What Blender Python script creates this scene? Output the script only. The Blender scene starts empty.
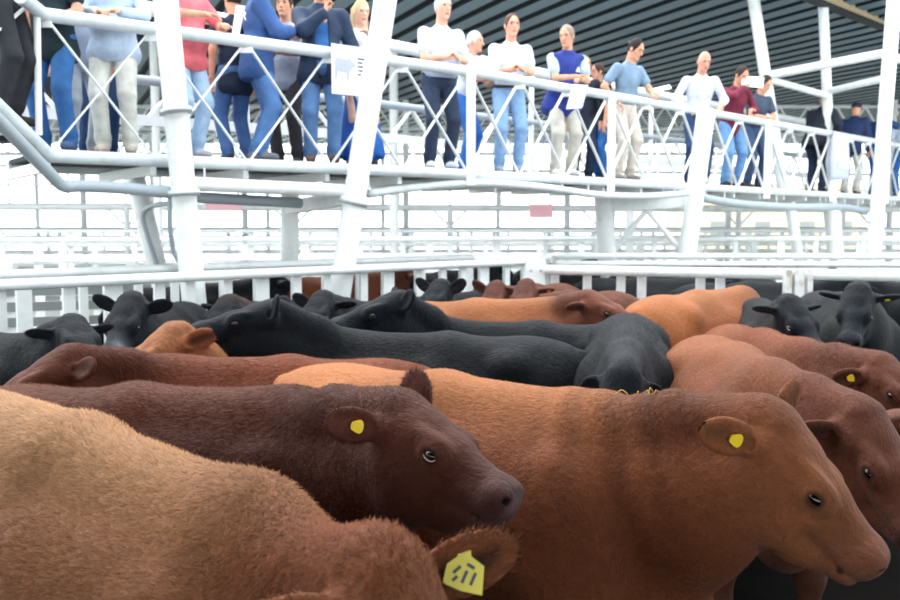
import bpy, math, random
import numpy as np
from mathutils import Vector, Matrix

# ------------------------------------------------------------------ camera, world, exposure
EYE = 1.85
PITCH = math.atan(75.0 / 875.0)          # horizon on image row 225
scene = bpy.context.scene
COL = scene.collection
cam_data = bpy.data.cameras.new('camera')
cam_data.sensor_width = 36.0
cam_data.lens = 35.0
cam_data.dof.use_dof = True
cam_data.dof.focus_distance = 2.9
cam_data.dof.aperture_fstop = 4.0
cam_data.clip_end = 500
cam = bpy.data.objects.new('camera', cam_data)
COL.objects.link(cam)
cam.location = (0, 0, EYE)
cam.rotation_euler = (math.pi / 2 - PITCH, 0, 0)
scene.camera = cam

world = bpy.data.worlds.new('overcast_sky')
scene.world = world
world.use_nodes = True
_bg = world.node_tree.nodes['Background']
_bg.inputs[0].default_value = (0.90, 0.97, 1.0, 1)
_bg.inputs[1].default_value = 1.9

sun_data = bpy.data.lights.new('sun', 'SUN')
sun_data.energy = 2.2
sun_data.angle = math.radians(40)
sun_data.color = (1.0, 0.96, 0.90)
sun = bpy.data.objects.new('sun', sun_data)
COL.objects.link(sun)
sun.rotation_euler = (math.radians(-30), math.radians(-22), 0)

vs = scene.view_settings
vs.view_transform = 'Standard'
vs.look = 'None'
vs.exposure = 0.86
vs.gamma = 1.0
vs.use_curve_mapping = False
scene.cycles.max_bounces = 6
scene.cycles.diffuse_bounces = 4
scene.cycles.use_denoising = True

# ------------------------------------------------------------------ pixel helpers (900x600 frame)
F = 875.0
CP, SP = math.cos(PITCH), math.sin(PITCH)
def ray(px, py):
    a = (px - 450) / F
    b = (300 - py) / F
    return Vector((a, CP + b * SP, b * CP - SP))
def U(px, py, Y):                      # point seen at a pixel, at ground distance Y
    r = ray(px, py)
    return Vector((0, 0, EYE)) + r * (Y / r.y)
def UZ(px, py, z):                     # point seen at a pixel, at height z
    r = ray(px, py)
    return Vector((0, 0, EYE)) + r * ((z - EYE) / r.z)

def lin(c):
    return tuple(((v / 255) / 12.92 if v / 255 <= 0.04045 else ((v / 255 + 0.055) / 1.055) ** 2.4) for v in c)

# ------------------------------------------------------------------ materials
MATS = {}
def new_mat(name):
    m = bpy.data.materials.new(name)
    m.use_nodes = True
    nt = m.node_tree
    return m, nt, nt.nodes, nt.links, nt.nodes['Principled BSDF']

def surf_mat(name, rgb, rough=0.5, spec=0.5, var=0.12, scale=6.0, metal=0.0, bump=0.0, dirt=None, dirt_amt=0.0, dscale=3.0):
    if name in MATS:
        return MATS[name]
    m, nt, N, L, P = new_mat(name)
    c = lin(rgb)
    tc = N.new('ShaderNodeTexCoord')
    nz = N.new('ShaderNodeTexNoise'); nz.inputs['Scale'].default_value = scale; nz.inputs['Detail'].default_value = 6
    L.new(tc.outputs['Object'], nz.inputs['Vector'])
    mix = N.new('ShaderNodeMix'); mix.data_type = 'RGBA'
    mix.inputs[6].default_value = (*[v * (1 - var) for v in c], 1)
    mix.inputs[7].default_value = (*[min(1, v * (1 + var)) for v in c], 1)
    L.new(nz.outputs['Fac'], mix.inputs[0])
    out = mix.outputs[2]
    if dirt:
        nz2 = N.new('ShaderNodeTexNoise'); nz2.inputs['Scale'].default_value = dscale; nz2.inputs['Detail'].default_value = 8
        nz2.inputs['Roughness'].default_value = 0.7
        geo = N.new('ShaderNodeNewGeometry')
        L.new(geo.outputs['Position'], nz2.inputs['Vector'])
        rmp = N.new('ShaderNodeValToRGB')
        rmp.color_ramp.elements[0].position = 0.5
        rmp.color_ramp.elements[0].color = (0, 0, 0, 1)
        rmp.color_ramp.elements[1].position = 0.72
        rmp.color_ramp.elements[1].color = (dirt_amt,) * 3 + (1,)
        L.new(nz2.outputs['Fac'], rmp.inputs[0])
        mx2 = N.new('ShaderNodeMix'); mx2.data_type = 'RGBA'
        L.new(rmp.outputs[0], mx2.inputs[0])
        L.new(out, mx2.inputs[6])
        mx2.inputs[7].default_value = (*lin(dirt), 1)
        out = mx2.outputs[2]
    L.new(out, P.inputs['Base Color'])
    P.inputs['Roughness'].default_value = rough
    P.inputs['Specular IOR Level'].default_value = spec
    P.inputs['Metallic'].default_value = metal
    if bump > 0:
        b = N.new('ShaderNodeBump'); b.inputs['Strength'].default_value = bump; b.inputs['Distance'].default_value = 0.02
        L.new(nz.outputs['Fac'], b.inputs['Height'])
        L.new(b.outputs[0], P.inputs['Normal'])
    MATS[name] = m
    return m

def coat_mat():
    m, nt, N, L, P = new_mat('cattle_coat')
    at = N.new('ShaderNodeAttribute'); at.attribute_name = 'Col'
    tc = N.new('ShaderNodeTexCoord')
    mp = N.new('ShaderNodeMapping'); mp.inputs['Scale'].default_value = (14, 30, 12)
    L.new(tc.outputs['Object'], mp.inputs[0])
    nz = N.new('ShaderNodeTexNoise'); nz.inputs['Scale'].default_value = 2.5; nz.inputs['Detail'].default_value = 6; nz.inputs['Roughness'].default_value = 0.65
    L.new(mp.outputs[0], nz.inputs['Vector'])
    nb = N.new('ShaderNodeTexNoise'); nb.inputs['Scale'].default_value = 3.2; nb.inputs['Detail'].default_value = 3
    L.new(tc.outputs['Object'], nb.inputs['Vector'])
    ad = N.new('ShaderNodeMath'); ad.operation = 'ADD'
    L.new(nz.outputs['Fac'], ad.inputs[0]); L.new(nb.outputs['Fac'], ad.inputs[1])
    mr = N.new('ShaderNodeMapRange'); mr.inputs[1].default_value = 0.6; mr.inputs[2].default_value = 1.4
    mr.inputs[3].default_value = 0.68; mr.inputs[4].default_value = 1.3
    L.new(ad.outputs[0], mr.inputs[0])
    ml = N.new('ShaderNodeVectorMath'); ml.operation = 'SCALE'
    L.new(at.outputs['Color'], ml.inputs[0]); L.new(mr.outputs[0], ml.inputs['Scale'])
    L.new(ml.outputs[0], P.inputs['Base Color'])
    P.inputs['Roughness'].default_value = 0.62
    P.inputs['Specular IOR Level'].default_value = 0.10
    P.inputs['Sheen Weight'].default_value = 0.05
    P.inputs['Sheen Roughness'].default_value = 0.5
    b = N.new('ShaderNodeBump'); b.inputs['Strength'].default_value = 0.7; b.inputs['Distance'].default_value = 0.014
    L.new(nz.outputs['Fac'], b.inputs['Height']); L.new(b.outputs[0], P.inputs['Normal'])
    return m
def hair_mat():
    m, nt, N, L, P = new_mat('cattle_hair')
    at = N.new('ShaderNodeAttribute'); at.attribute_name = 'Col'
    an = N.new('ShaderNodeAttribute'); an.attribute_name = 'Nrm'
    vt = N.new('ShaderNodeVectorTransform'); vt.vector_type = 'NORMAL'; vt.convert_from = 'OBJECT'; vt.convert_to = 'WORLD'
    L.new(an.outputs['Vector'], vt.inputs[0])
    L.new(at.outputs['Color'], P.inputs['Base Color'])
    L.new(vt.outputs[0], P.inputs['Normal'])
    P.inputs['Roughness'].default_value = 0.6
    P.inputs['Specular IOR Level'].default_value = 0.06
    return m
def cloth_mat():                       # colour comes from the mesh, weave and folds from noise
    m, nt, N, L, P = new_mat('person_surface')
    at = N.new('ShaderNodeAttribute'); at.attribute_name = 'Col'
    tc = N.new('ShaderNodeTexCoord')
    nz = N.new('ShaderNodeTexNoise'); nz.inputs['Scale'].default_value = 9; nz.inputs['Detail'].default_value = 5
    L.new(tc.outputs['Object'], nz.inputs['Vector'])
    mr = N.new('ShaderNodeMapRange'); mr.inputs[1].default_value = 0.3; mr.inputs[2].default_value = 0.7
    mr.inputs[3].default_value = 0.82; mr.inputs[4].default_value = 1.16
    L.new(nz.outputs['Fac'], mr.inputs[0])
    ml = N.new('ShaderNodeVectorMath'); ml.operation = 'SCALE'
    L.new(at.outputs['Color'], ml.inputs[0]); L.new(mr.outputs[0], ml.inputs['Scale'])
    L.new(ml.outputs[0], P.inputs['Base Color'])
    P.inputs['Roughness'].default_value = 0.75
    P.inputs['Specular IOR Level'].default_value = 0.25
    b = N.new('ShaderNodeBump'); b.inputs['Strength'].default_value = 0.5; b.inputs['Distance'].default_value = 0.03
    L.new(nz.outputs['Fac'], b.inputs['Height']); L.new(b.outputs[0], P.inputs['Normal'])
    return m
COAT, HAIR, CLOTH = coat_mat(), hair_mat(), cloth_mat()

WHITE = surf_mat('white_painted_steel', (240, 243, 243), 0.45, 0.4, 0.05, 4, dirt=(176, 178, 174), dirt_amt=0.45, dscale=2.5)
WHITE_RUST = surf_mat('white_paint_with_rust', (232, 234, 232), 0.5, 0.4, 0.05, 4, dirt=(140, 96, 66), dirt_amt=0.85, dscale=6)
GALV = surf_mat('galvanised_tube', (216, 224, 228), 0.38, 0.5, 0.10, 8, dirt=(150, 158, 162), dirt_amt=0.5)
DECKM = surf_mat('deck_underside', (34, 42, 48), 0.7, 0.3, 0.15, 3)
CONDUIT = surf_mat('grey_conduit', (168, 178, 186), 0.45, 0.4, 0.08, 6)
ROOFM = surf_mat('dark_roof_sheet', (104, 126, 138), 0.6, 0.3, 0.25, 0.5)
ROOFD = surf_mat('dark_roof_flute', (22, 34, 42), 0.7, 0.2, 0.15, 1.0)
TANBEAM = surf_mat('tan_beam', (190, 170, 138), 0.6, 0.3, 0.1, 3)
MUD = surf_mat('pen_mud', (16, 14, 13), 0.9, 0.03, 0.4, 5, bump=0.6)
CONC = surf_mat('pale_concrete', (214, 214, 208), 0.85, 0.2, 0.1, 0.6)
DARKGAP = surf_mat('weathered_board', (150, 154, 154), 0.7, 0.3, 0.2, 4)
BLACK = surf_mat('eye_black', (10, 8, 10), 0.08, 0.7, 0.1, 4)
EYEWHITE = surf_mat('eye_rim', (205, 178, 160), 0.4, 0.4, 0.1, 8)
YELLOW = surf_mat('yellow_tag_plastic', (244, 208, 40), 0.45, 0.4, 0.06, 20)
PALEYELLOW = surf_mat('pale_yellow_tag_plastic', (228, 214, 92), 0.5, 0.4, 0.1, 30)
ORANGE = surf_mat('orange_tag_plastic', (240, 150, 50), 0.45, 0.4, 0.06, 20)
PALETAG = surf_mat('pale_tag_plastic', (228, 232, 214), 0.45, 0.4, 0.06, 20)
PAPER = surf_mat('white_paper', (240, 242, 246), 0.7, 0.2, 0.03, 10)
INK = surf_mat('printed_ink', (84, 90, 108), 0.7, 0.2, 0.05, 10)
INKGREY = surf_mat('printed_grey', (186, 192, 208), 0.7, 0.2, 0.1, 10)
LEATHER = surf_mat('dark_leather', (30, 28, 30), 0.5, 0.4, 0.1, 10)
BAGM = surf_mat('grey_bag_cloth', (200, 206, 226), 0.8, 0.2, 0.08, 8)
PINKSIGN = surf_mat('pink_sign', (252, 190, 200), 0.7, 0.2, 0.05, 4)
HORN = surf_mat('horn', (200, 170, 130), 0.5, 0.4, 0.15, 8)
STRAW = surf_mat('straw', (190, 150, 90), 0.8, 0.2, 0.2, 8)
GREEN = surf_mat('shrub_leaf', (120, 150, 90), 0.7, 0.2, 0.3, 2)
HOUSE = surf_mat('pale_render', (226, 216, 186), 0.8, 0.2, 0.06, 1)

# ------------------------------------------------------------------ objects
def tag(o, label=None, cat=None, group=None, kind=None):
    if label: o['label'] = label
    if cat: o['category'] = cat
    if group: o['group'] = group
    if kind: o['kind'] = kind
    return o
def empty(name, loc, rz=0.0):
    o = bpy.data.objects.new(name, None)
    o.empty_display_size = 0.1
    COL.objects.link(o)
    o.location = loc; o.rotation_euler = (0, 0, rz)
    return o
def link(name, me, mat=None, parent=None):
    o = bpy.data.objects.new(name, me)
    COL.objects.link(o)
    if mat and not me.materials:
        me.materials.append(mat)
    if parent: o.parent = parent
    return o
def np_mesh(name, V, Fc, cols=None, smooth=True, nrm=None):
    V = np.asarray(V, np.float32); Fc = np.asarray(Fc, np.int32)
    me = bpy.data.meshes.new(name)
    n, m, k = len(V), len(Fc), Fc.shape[1]
    me.vertices.add(n); me.vertices.foreach_set('co', V.ravel())
    me.loops.add(m * k); me.loops.foreach_set('vertex_index', Fc.ravel())
    me.polygons.add(m); me.polygons.foreach_set('loop_start', np.arange(0, m * k, k, dtype=np.int32))
    if smooth:
        me.polygons.foreach_set('use_smooth', np.ones(m, bool))
    if cols is not None:
        a = me.attributes.new('Col', 'FLOAT_COLOR', 'POINT')
        c4 = np.ones((n, 4), np.float32); c4[:, :3] = cols
        a.data.foreach_set('color', c4.ravel())
    if nrm is not None:
        a = me.attributes.new('Nrm', 'FLOAT_VECTOR', 'POINT')
        a.data.foreach_set('vector', np.asarray(nrm, np.float32).ravel())
    me.update(calc_edges=True)
    return me
def poly(name, verts, faces, smooth=False):
    me = bpy.data.meshes.new(name)
    me.from_pydata([tuple(v) for v in verts], [], faces)
    if smooth:
        me.polygons.foreach_set('use_smooth', [True] * len(me.polygons))
    me.update()
    return me
def box_mesh(name, lo, hi, bevel=0.0):
    (a, b, c), (d, e, f) = lo, hi
    if bevel <= 0:
        v = [(a, b, c), (d, b, c), (d, e, c), (a, e, c), (a, b, f), (d, b, f), (d, e, f), (a, e, f)]
        return poly(name, v, [(0, 3, 2, 1), (4, 5, 6, 7), (0, 1, 5, 4), (1, 2, 6, 5), (2, 3, 7, 6), (3, 0, 4, 7)])
    import bmesh
    bm = bmesh.new()
    bmesh.ops.create_cube(bm, size=1)
    bmesh.ops.scale(bm, vec=(d - a, e - b, f - c), verts=bm.verts)
    bmesh.ops.translate(bm, vec=((a + d) / 2, (b + e) / 2, (c + f) / 2), verts=bm.verts)
    bmesh.ops.bevel(bm, geom=bm.edges[:], offset=bevel, segments=1, affect='EDGES')
    me = bpy.data.meshes.new(name); bm.to_mesh(me); bm.free()
    return me

CYL = {}
def cyl_mesh(mat, seg=14):
    key = (mat.name, seg)
    if key in CYL: return CYL[key]
    v, f = [], []
    e = 0.015
    for z, r in ((0, 1), (1, 1)):
        for i in range(seg):
            a = 2 * math.pi * i / seg
            v.append((r * math.cos(a), r * math.sin(a), z))
    for i in range(seg):
        j = (i + 1) % seg
        f.append((i, j, seg + j, seg + i))
    f.append(tuple(range(seg - 1, -1, -1))); f.append(tuple(range(seg, 2 * seg)))
    me = poly('tube', v, f)
    me.polygons.foreach_set('use_smooth', [True] * seg + [False, False])
    me.materials.append(mat)
    CYL[key] = me
    return me
BOXU = {}
def unit_box(mat):
    if mat.name in BOXU: return BOXU[mat.name]
    me = box_mesh('bar', (-0.5, -0.5, 0), (0.5, 0.5, 1)); me.materials.append(mat)
    BOXU[mat.name] = me
    return me
def align(p, q, sx, sy, up=Vector((0, 0, 1))):
    p, q = Vector(p), Vector(q)
    d = q - p; L = d.length; z = d / L
    x = up.cross(z)
    if x.length < 1e-3: x = Vector((1, 0, 0))
    x.normalize(); y = z.cross(x)
    M = Matrix(((x.x * sx, y.x * sy, z.x * L, p.x), (x.y * sx, y.y * sy, z.y * L, p.y), (x.z * sx, y.z * sy, z.z * L, p.z), (0, 0, 0, 1)))
    return M
def put(o, M, parent):
    if parent:
        o.parent = parent
        o.matrix_local = Matrix.Translation(-Vector(parent.location)) @ M
    else:
        o.matrix_local = M
    return o
def tube(name, p, q, r, mat, parent=None, seg=14):
    o = bpy.data.objects.new(name, cyl_mesh(mat, seg)); COL.objects.link(o)
    return put(o, align(p, q, r, r), parent)
def bar(name, p, q, w, h, mat, parent=None):
    o = bpy.data.objects.new(name, unit_box(mat)); COL.objects.link(o)
    return put(o, align(p, q, w, h), parent)
def polytube_mesh(name, pts, r, seg=10):
    pts = [Vector(p) for p in pts]
    v, f = [], []
    px = None
    for i, p in enumerate(pts):
        t = (pts[min(i + 1, len(pts) - 1)] - pts[max(i - 1, 0)]).normalized()
        x = (px - t * px.dot(t)) if px else t.cross(Vector((0, 0, 1)))
        if x.length < 1e-4: x = t.cross(Vector((1, 0, 0)))
        x.normalize(); px = x; y = t.cross(x)
        rr = r[i] if isinstance(r, (list, tuple)) else r
        for k in range(seg):
            a = 2 * math.pi * k / seg
            v.append(p + x * rr * math.cos(a) + y * rr * math.sin(a))
    for i in range(len(pts) - 1):
        for k in range(seg):
            j = (k + 1) % seg
            f.append((i * seg + k, i * seg + j, (i + 1) * seg + j, (i + 1) * seg + k))
    f.append(tuple(range(seg - 1, -1, -1))); n = (len(pts) - 1) * seg
    f.append(tuple(range(n, n + seg)))
    return poly(name, v, f, True)
def smooth_path(pts, n=8):
    pts = [Vector(p) for p in pts]; out = []
    P = [pts[0]] + pts + [pts[-1]]
    for i in range(1, len(P) - 2):
        a, b, c, d = P[i - 1], P[i], P[i + 1], P[i + 2]
        for k in range(n):
            t = k / n
            out.append(0.5 * ((2 * b) + (c - a) * t + (2 * a - 5 * b + 4 * c - d) * t * t + (3 * b - a - 3 * c + d) * t ** 3))
    out.append(pts[-1])
    return out

# ------------------------------------------------------------------ implicit surfaces: blended primitives -> one continuous mesh
class Prim:
    __slots__ = ('M', 'kind', 'a', 'b', 'ra', 'rb', 'f', 'lo', 'hi', 'neg', 'col', 'hl', 'flow', 'k')
def _v(x): return np.array(x, np.float32)
def cone(a, b, ra, rb, col=(1, 1, 1), side=None, sq=1.0, hl=1.0, flow=(-1, 0, -0.4), neg=False, k=None):
    p = Prim(); a, b = _v(a), _v(b)
    M = np.eye(3, dtype=np.float32)
    if side is not None:
        s = _v(side); s = s / np.linalg.norm(s)
        M = M + (1.0 / sq - 1.0) * np.outer(s, s)
    p.M = M; p.kind = 0; p.a = M @ a; p.b = M @ b; p.ra = ra; p.rb = rb
    p.f = 0.5 + 0.5 * min(1, sq)
    R = max(ra, rb) * max(1, sq)
    p.lo = np.minimum(a, b) - R; p.hi = np.maximum(a, b) + R
    p.neg = neg; p.col = _v(col); p.hl = hl; p.flow = _v(flow); p.k = k
    return p
def ell(c, r, col=(1, 1, 1), axes=None, hl=1.0, flow=(-1, 0, -0.4), neg=False, k=None):
    p = Prim(); c = _v(c); r = _v(r if hasattr(r, '__len__') else (r, r, r))
    A = np.eye(3, dtype=np.float32) if axes is None else np.array([list(x) for x in axes], np.float32)   # rows = axes
    A = A / np.linalg.norm(A, axis=1, keepdims=True)
    p.M = (A.T / r).T; p.kind = 1; p.a = c; p.b = p.M.T @ p.M
    ext = np.sqrt(((A * r[:, None]) ** 2).sum(0))
    p.lo = c - ext; p.hi = c + ext
    p.neg = neg; p.col = _v(col); p.hl = hl; p.flow = _v(flow); p.f = 1; p.k = k
    return p
def pdist(p, X, Y, Z):
    if p.kind == 0:
        M = p.M
        if M[0, 1] == 0 and M[0, 2] == 0 and M[1, 2] == 0:
            qx, qy, qz = X * M[0, 0], Y * M[1, 1], Z * M[2, 2]
        else:
            qx = M[0, 0] * X + M[0, 1] * Y + M[0, 2] * Z
            qy = M[1, 0] * X + M[1, 1] * Y + M[1, 2] * Z
            qz = M[2, 0] * X + M[2, 1] * Y + M[2, 2] * Z
        d = p.b - p.a; L2 = max(float(d @ d), 1e-9)
        qx = qx - p.a[0]; qy = qy - p.a[1]; qz = qz - p.a[2]
        t = np.clip((qx * d[0] + qy * d[1] + qz * d[2]) / L2, 0, 1)
        return (np.sqrt((qx - t * d[0]) ** 2 + (qy - t * d[1]) ** 2 + (qz - t * d[2]) ** 2) - (p.ra + (p.rb - p.ra) * t)) * p.f
    X = X - p.a[0]; Y = Y - p.a[1]; Z = Z - p.a[2]
    M, B = p.M, p.b
    k0 = np.sqrt((M[0, 0] * X + M[0, 1] * Y + M[0, 2] * Z) ** 2 + (M[1, 0] * X + M[1, 1] * Y + M[1, 2] * Z) ** 2 + (M[2, 0] * X + M[2, 1] * Y + M[2, 2] * Z) ** 2)
    k1 = np.sqrt((B[0, 0] * X + B[0, 1] * Y + B[0, 2] * Z) ** 2 + (B[1, 0] * X + B[1, 1] * Y + B[1, 2] * Z) ** 2 + (B[2, 0] * X + B[2, 1] * Y + B[2, 2] * Z) ** 2)
    return k0 * (k0 - 1) / np.maximum(k1, 1e-6)
def field(prims, lo, hi, vox, k):
    lo = _v(lo); n = np.ceil((_v(hi) - lo) / vox).astype(int) + 1
    D = np.full(n, 1.0, np.float32)
    gx, gy, gz = [lo[i] + np.arange(n[i], dtype=np.float32) * vox for i in range(3)]
    for p in sorted(prims, key=lambda q: q.neg):
        kk = p.k if p.k is not None else k
        pad = kk + 2.5 * vox
        i0 = np.clip(np.floor((p.lo - pad - lo) / vox).astype(int), 0, n); i1 = np.clip(np.ceil((p.hi + pad - lo) / vox).astype(int) + 1, 0, n)
        if np.any(i1 - i0 < 1): continue
        sl = tuple(slice(a, b) for a, b in zip(i0, i1))
        d = pdist(p, gx[sl[0]][:, None, None], gy[sl[1]][None, :, None], gz[sl[2]][None, None, :])
        s = D[sl]
        if p.neg:
            h = np.maximum(kk - np.abs(s + d), 0) / kk
            D[sl] = np.maximum(s, -d) + h * h * kk * 0.25
        else:
            h = np.maximum(kk - np.abs(s - d), 0) / kk
            D[sl] = np.minimum(s, d) - h * h * kk * 0.25
    return D, lo
COR = np.array([(i, j, k) for i in (0, 1) for j in (0, 1) for k in (0, 1)])
EDG = [(a, b) for a in range(8) for b in range(a + 1, 8) if np.abs(COR[a] - COR[b]).sum() == 1]
def nets(D, lo, vox):
    S = D < 0
    cnt = np.zeros(np.array(D.shape) - 1, np.int8)
    for c in COR:
        cnt += S[c[0]:D.shape[0] - 1 + c[0], c[1]:D.shape[1] - 1 + c[1], c[2]:D.shape[2] - 1 + c[2]]
    ci = np.argwhere((cnt > 0) & (cnt < 8))
    idx = np.full(cnt.shape, -1, np.int32)
    idx[ci[:, 0], ci[:, 1], ci[:, 2]] = np.arange(len(ci))
    val = [D[ci[:, 0] + c[0], ci[:, 1] + c[1], ci[:, 2] + c[2]] for c in COR]
    pos = np.zeros((len(ci), 3), np.float32); num = np.zeros(len(ci), np.float32)
    for a, b in EDG:
        m = (val[a] < 0) != (val[b] < 0)
        t = val[a][m] / (val[a][m] - val[b][m])
        pos[m] += COR[a] + t[:, None] * (COR[b] - COR[a]); num[m] += 1
    V = (ci + pos / num[:, None]) * vox + lo
    faces = []
    for ax in range(3):
        o = [1 if q == ax else 0 for q in range(3)]
        A = S[:D.shape[0] - o[0], :D.shape[1] - o[1], :D.shape[2] - o[2]]
        B = S[o[0]:, o[1]:, o[2]:]
        e = np.argwhere(A != B)
        u, w = (ax + 1) % 3, (ax + 2) % 3
        ok = (e[:, u] > 0) & (e[:, w] > 0) & (e[:, u] < D.shape[u] - 1) & (e[:, w] < D.shape[w] - 1)
        e = e[ok]
        if not len(e): continue
        q = []
        for du, dw in ((-1, -1), (0, -1), (0, 0), (-1, 0)):
            c = e.copy(); c[:, u] += du; c[:, w] += dw
            q.append(idx[c[:, 0], c[:, 1], c[:, 2]])
        q = np.stack(q, 1)
        inside = A[e[:, 0], e[:, 1], e[:, 2]]
        q[~inside] = q[~inside][:, ::-1]
        faces.append(q)
    return V, np.concatenate(faces)
def attrs(prims, V, soft=0.03):
    pos = [p for p in prims if not p.neg]
    Ds = np.stack([pdist(p, V[:, 0], V[:, 1], V[:, 2]) for p in pos])
    W = np.exp(-np.clip((Ds - Ds.min(0)) / soft, 0, 30))
    W /= W.sum(0)
    col = W.T @ np.stack([p.col for p in pos]); hl = W.T @ np.array([p.hl for p in pos], np.float32); fl = W.T @ np.stack([p.flow for p in pos])
    return col, hl, fl
def bounds(prims, pad):
    pos = [p for p in prims if not p.neg]
    return np.min([p.lo for p in pos], 0) - pad, np.max([p.hi for p in pos], 0) + pad
def solid(prims, vox, k=0.03, lo=None, hi=None, cut=None, ball=None):
    """cut = (point, normal): keep only the side the normal points away from"""
    l, h = bounds(prims, vox * 3 + k * 0.3)
    if lo is not None: l = np.maximum(l, lo); h = np.minimum(h, hi)
    D, l = field(prims, l, h, vox, k)
    if cut is not None:
        n = D.shape; g = [l[i] + np.arange(n[i], dtype=np.float32) * vox for i in range(3)]
        c, nn = _v(cut[0]), _v(cut[1])
        P = (g[0] - c[0])[:, None, None] * nn[0] + (g[1] - c[1])[None, :, None] * nn[1] + (g[2] - c[2])[None, None, :] * nn[2]
        D = np.maximum(D, P)
    # close the border
    D[0] = D[-1] = 1; D[:, 0] = D[:, -1] = 1; D[:, :, 0] = D[:, :, -1] = 1
    V, Fc = nets(D, l, vox)
    if ball is not None:
        c, r, keep = _v(ball[0]), ball[1], ball[2]
        d = np.linalg.norm(V[Fc].mean(1) - c, axis=1)
        Fc = Fc[(d < r) if keep else (d > r)]
        used = np.zeros(len(V), bool); used[Fc.ravel()] = True
        ren = np.cumsum(used) - 1
        V, Fc = V[used], ren[Fc]
    return V, Fc
def merge(parts):
    V, Fc, o = [], [], 0
    for v, f in parts:
        V.append(v); Fc.append(f + o); o += len(v)
    return np.concatenate(V), np.concatenate(Fc)
def vnormals(V, Fc):
    n = np.cross(V[Fc[:, 2]] - V[Fc[:, 0]], V[Fc[:, 3]] - V[Fc[:, 1]])
    N = np.zeros_like(V)
    for k in range(4): np.add.at(N, Fc[:, k], n)
    return N / np.maximum(np.linalg.norm(N, axis=1, keepdims=True), 1e-9)


# ================================================================== THE SETTING
def rect(name, x0, x1, y0, y1, z, mat):
    me = box_mesh(name, (x0, y0, z - 0.2), (x1, y1, z))
    o = link(name, me, mat); return tag(o, kind='structure')
rect('floor', -70, 80, -25, 120, -0.02, CONC)
# muddy earth of the pen, gently uneven
rng = np.random.default_rng(3)
gx, gy = np.meshgrid(np.linspace(-9, 9, 90), np.linspace(-3, 13, 80), indexing='ij')
gz = 0.03 + 0.02 * np.sin(gx * 5.1 + gy * 3.3) + 0.02 * rng.random(gx.shape)
ids = np.arange(gx.size).reshape(gx.shape)
fq = np.stack([ids[:-1, :-1], ids[1:, :-1], ids[1:, 1:], ids[:-1, 1:]], -1).reshape(-1, 4)
pm = np_mesh('floor_pen_mud', np.stack([gx, gy, gz], -1).reshape(-1, 3), fq)
tag(link('floor_pen_mud', pm, MUD), kind='structure')

# ---- roof of the hall: trapezoidal deck sheet, ribs running away to the left
ROOF_Z = 6.05
NEAR_ROOF = 1.7
rd = Vector((-0.47, 1, 0)).normalized()      # rib direction
rn = Vector((rd.y, -rd.x, 0))                # across the ribs
Y0, Y1 = 15.6, 46.0
verts, faces, fm = [], [], []
pitch = 0.58
# the sheet is cut along lines of constant Y; nearer end at Y0
n0, n1 = -60, 130
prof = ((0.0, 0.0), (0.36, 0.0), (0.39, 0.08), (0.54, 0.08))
def roof_pt(u, w, Y):
    # u: distance across ribs, w: lift; walk along the rib until Y is reached
    base = rn * u
    t = (Y - base.y) / rd.y
    p = base + rd * t
    return (p.x, p.y, ROOF_Z + w)
cnt = 0
for i in range(n0, n1):
    for (du, w) in prof:
        u = i * pitch + du
        verts.append(roof_pt(u, w, Y0)); verts.append(roof_pt(u, w, Y1)); cnt += 1
for c in range(cnt - 1):
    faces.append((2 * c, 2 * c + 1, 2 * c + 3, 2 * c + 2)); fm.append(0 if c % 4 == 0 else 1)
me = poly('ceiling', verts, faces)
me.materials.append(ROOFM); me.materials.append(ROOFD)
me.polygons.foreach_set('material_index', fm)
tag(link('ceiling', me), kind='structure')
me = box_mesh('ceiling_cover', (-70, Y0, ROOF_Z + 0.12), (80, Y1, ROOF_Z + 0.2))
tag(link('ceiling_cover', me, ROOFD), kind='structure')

# unseen roof over the yard where the camera stands, edge set to shape the light; daylight falls in through the gap between the two roofs
verts, faces = [], []
for i in range(0, 92):
    for (du, w) in prof:
        x = -20 + i * pitch + du
        verts.append((x, -14.0, ROOF_Z + w)); verts.append((x, NEAR_ROOF, ROOF_Z + w))
faces = [(2 * c, 2 * c + 2, 2 * c + 3, 2 * c + 1) for c in range(len(verts) // 2 - 1)]
tag(link('ceiling_unseen', poly('ceiling_unseen', verts, faces), ROOFD), kind='structure')
# ---- tan roof beam at the upper right, parallel to the walkway
bm_e = empty('roof_beam', U(860, 14, 18.0))
tag(bm_e, 'tan steel roof beam with dark lower flange at the upper right corner', 'beam')
a, b = U(790, -19, 15.4), U(884, 20, 18.6)
bar('web', a, b, 0.10, 0.34, TANBEAM, bm_e)
dn = Vector((0, 0, -0.17))
bar('flange', a + dn, b + dn, 0.2, 0.05, DECKM, bm_e)
bar('splice_plate', U(876, 6, 18.3), U(892, 12, 18.7), 0.3, 0.3, TANBEAM, bm_e)

# ---- walkway ------------------------------------------------------------------
W0 = Vector((-3.20, 7.05, 0)); W1 = Vector((0.187, 9.60, 0)); W2 = W1 + Vector((1.04, 1, 0)).normalized() * 0.85 * 17
ZB, ZR = 2.40, 3.50
SEG = [(W0, W1), (W1, W2)]
def wnorm(i):
    d = (SEG[i][1] - SEG[i][0]).normalized()
    return Vector((-d.y, d.x, 0))
NM = ((wnorm(0) + wnorm(1)) / 2).normalized()
def wline(px, off=0.0):
    """point of the walkway (z = 0), off metres behind the near handrail, seen in image column px"""
    a = (px - 450) / F / CP
    for i in (0, 1):
        n = wnorm(i) * off
        p, q = SEG[i][0] + n, SEG[i][1] + n
        d = q - p
        den = d.x - a * d.y
        t = (a * p.y - p.x) / den
        if t <= 1.0 or i == 1:
            return p + d * t
def nodes_of(i, n, off=0.0):
    p, q = SEG[i]
    return [p.lerp(q, k / n) + (NM if False else wnorm(i)) * off for k in range(n + 1)]
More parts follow.
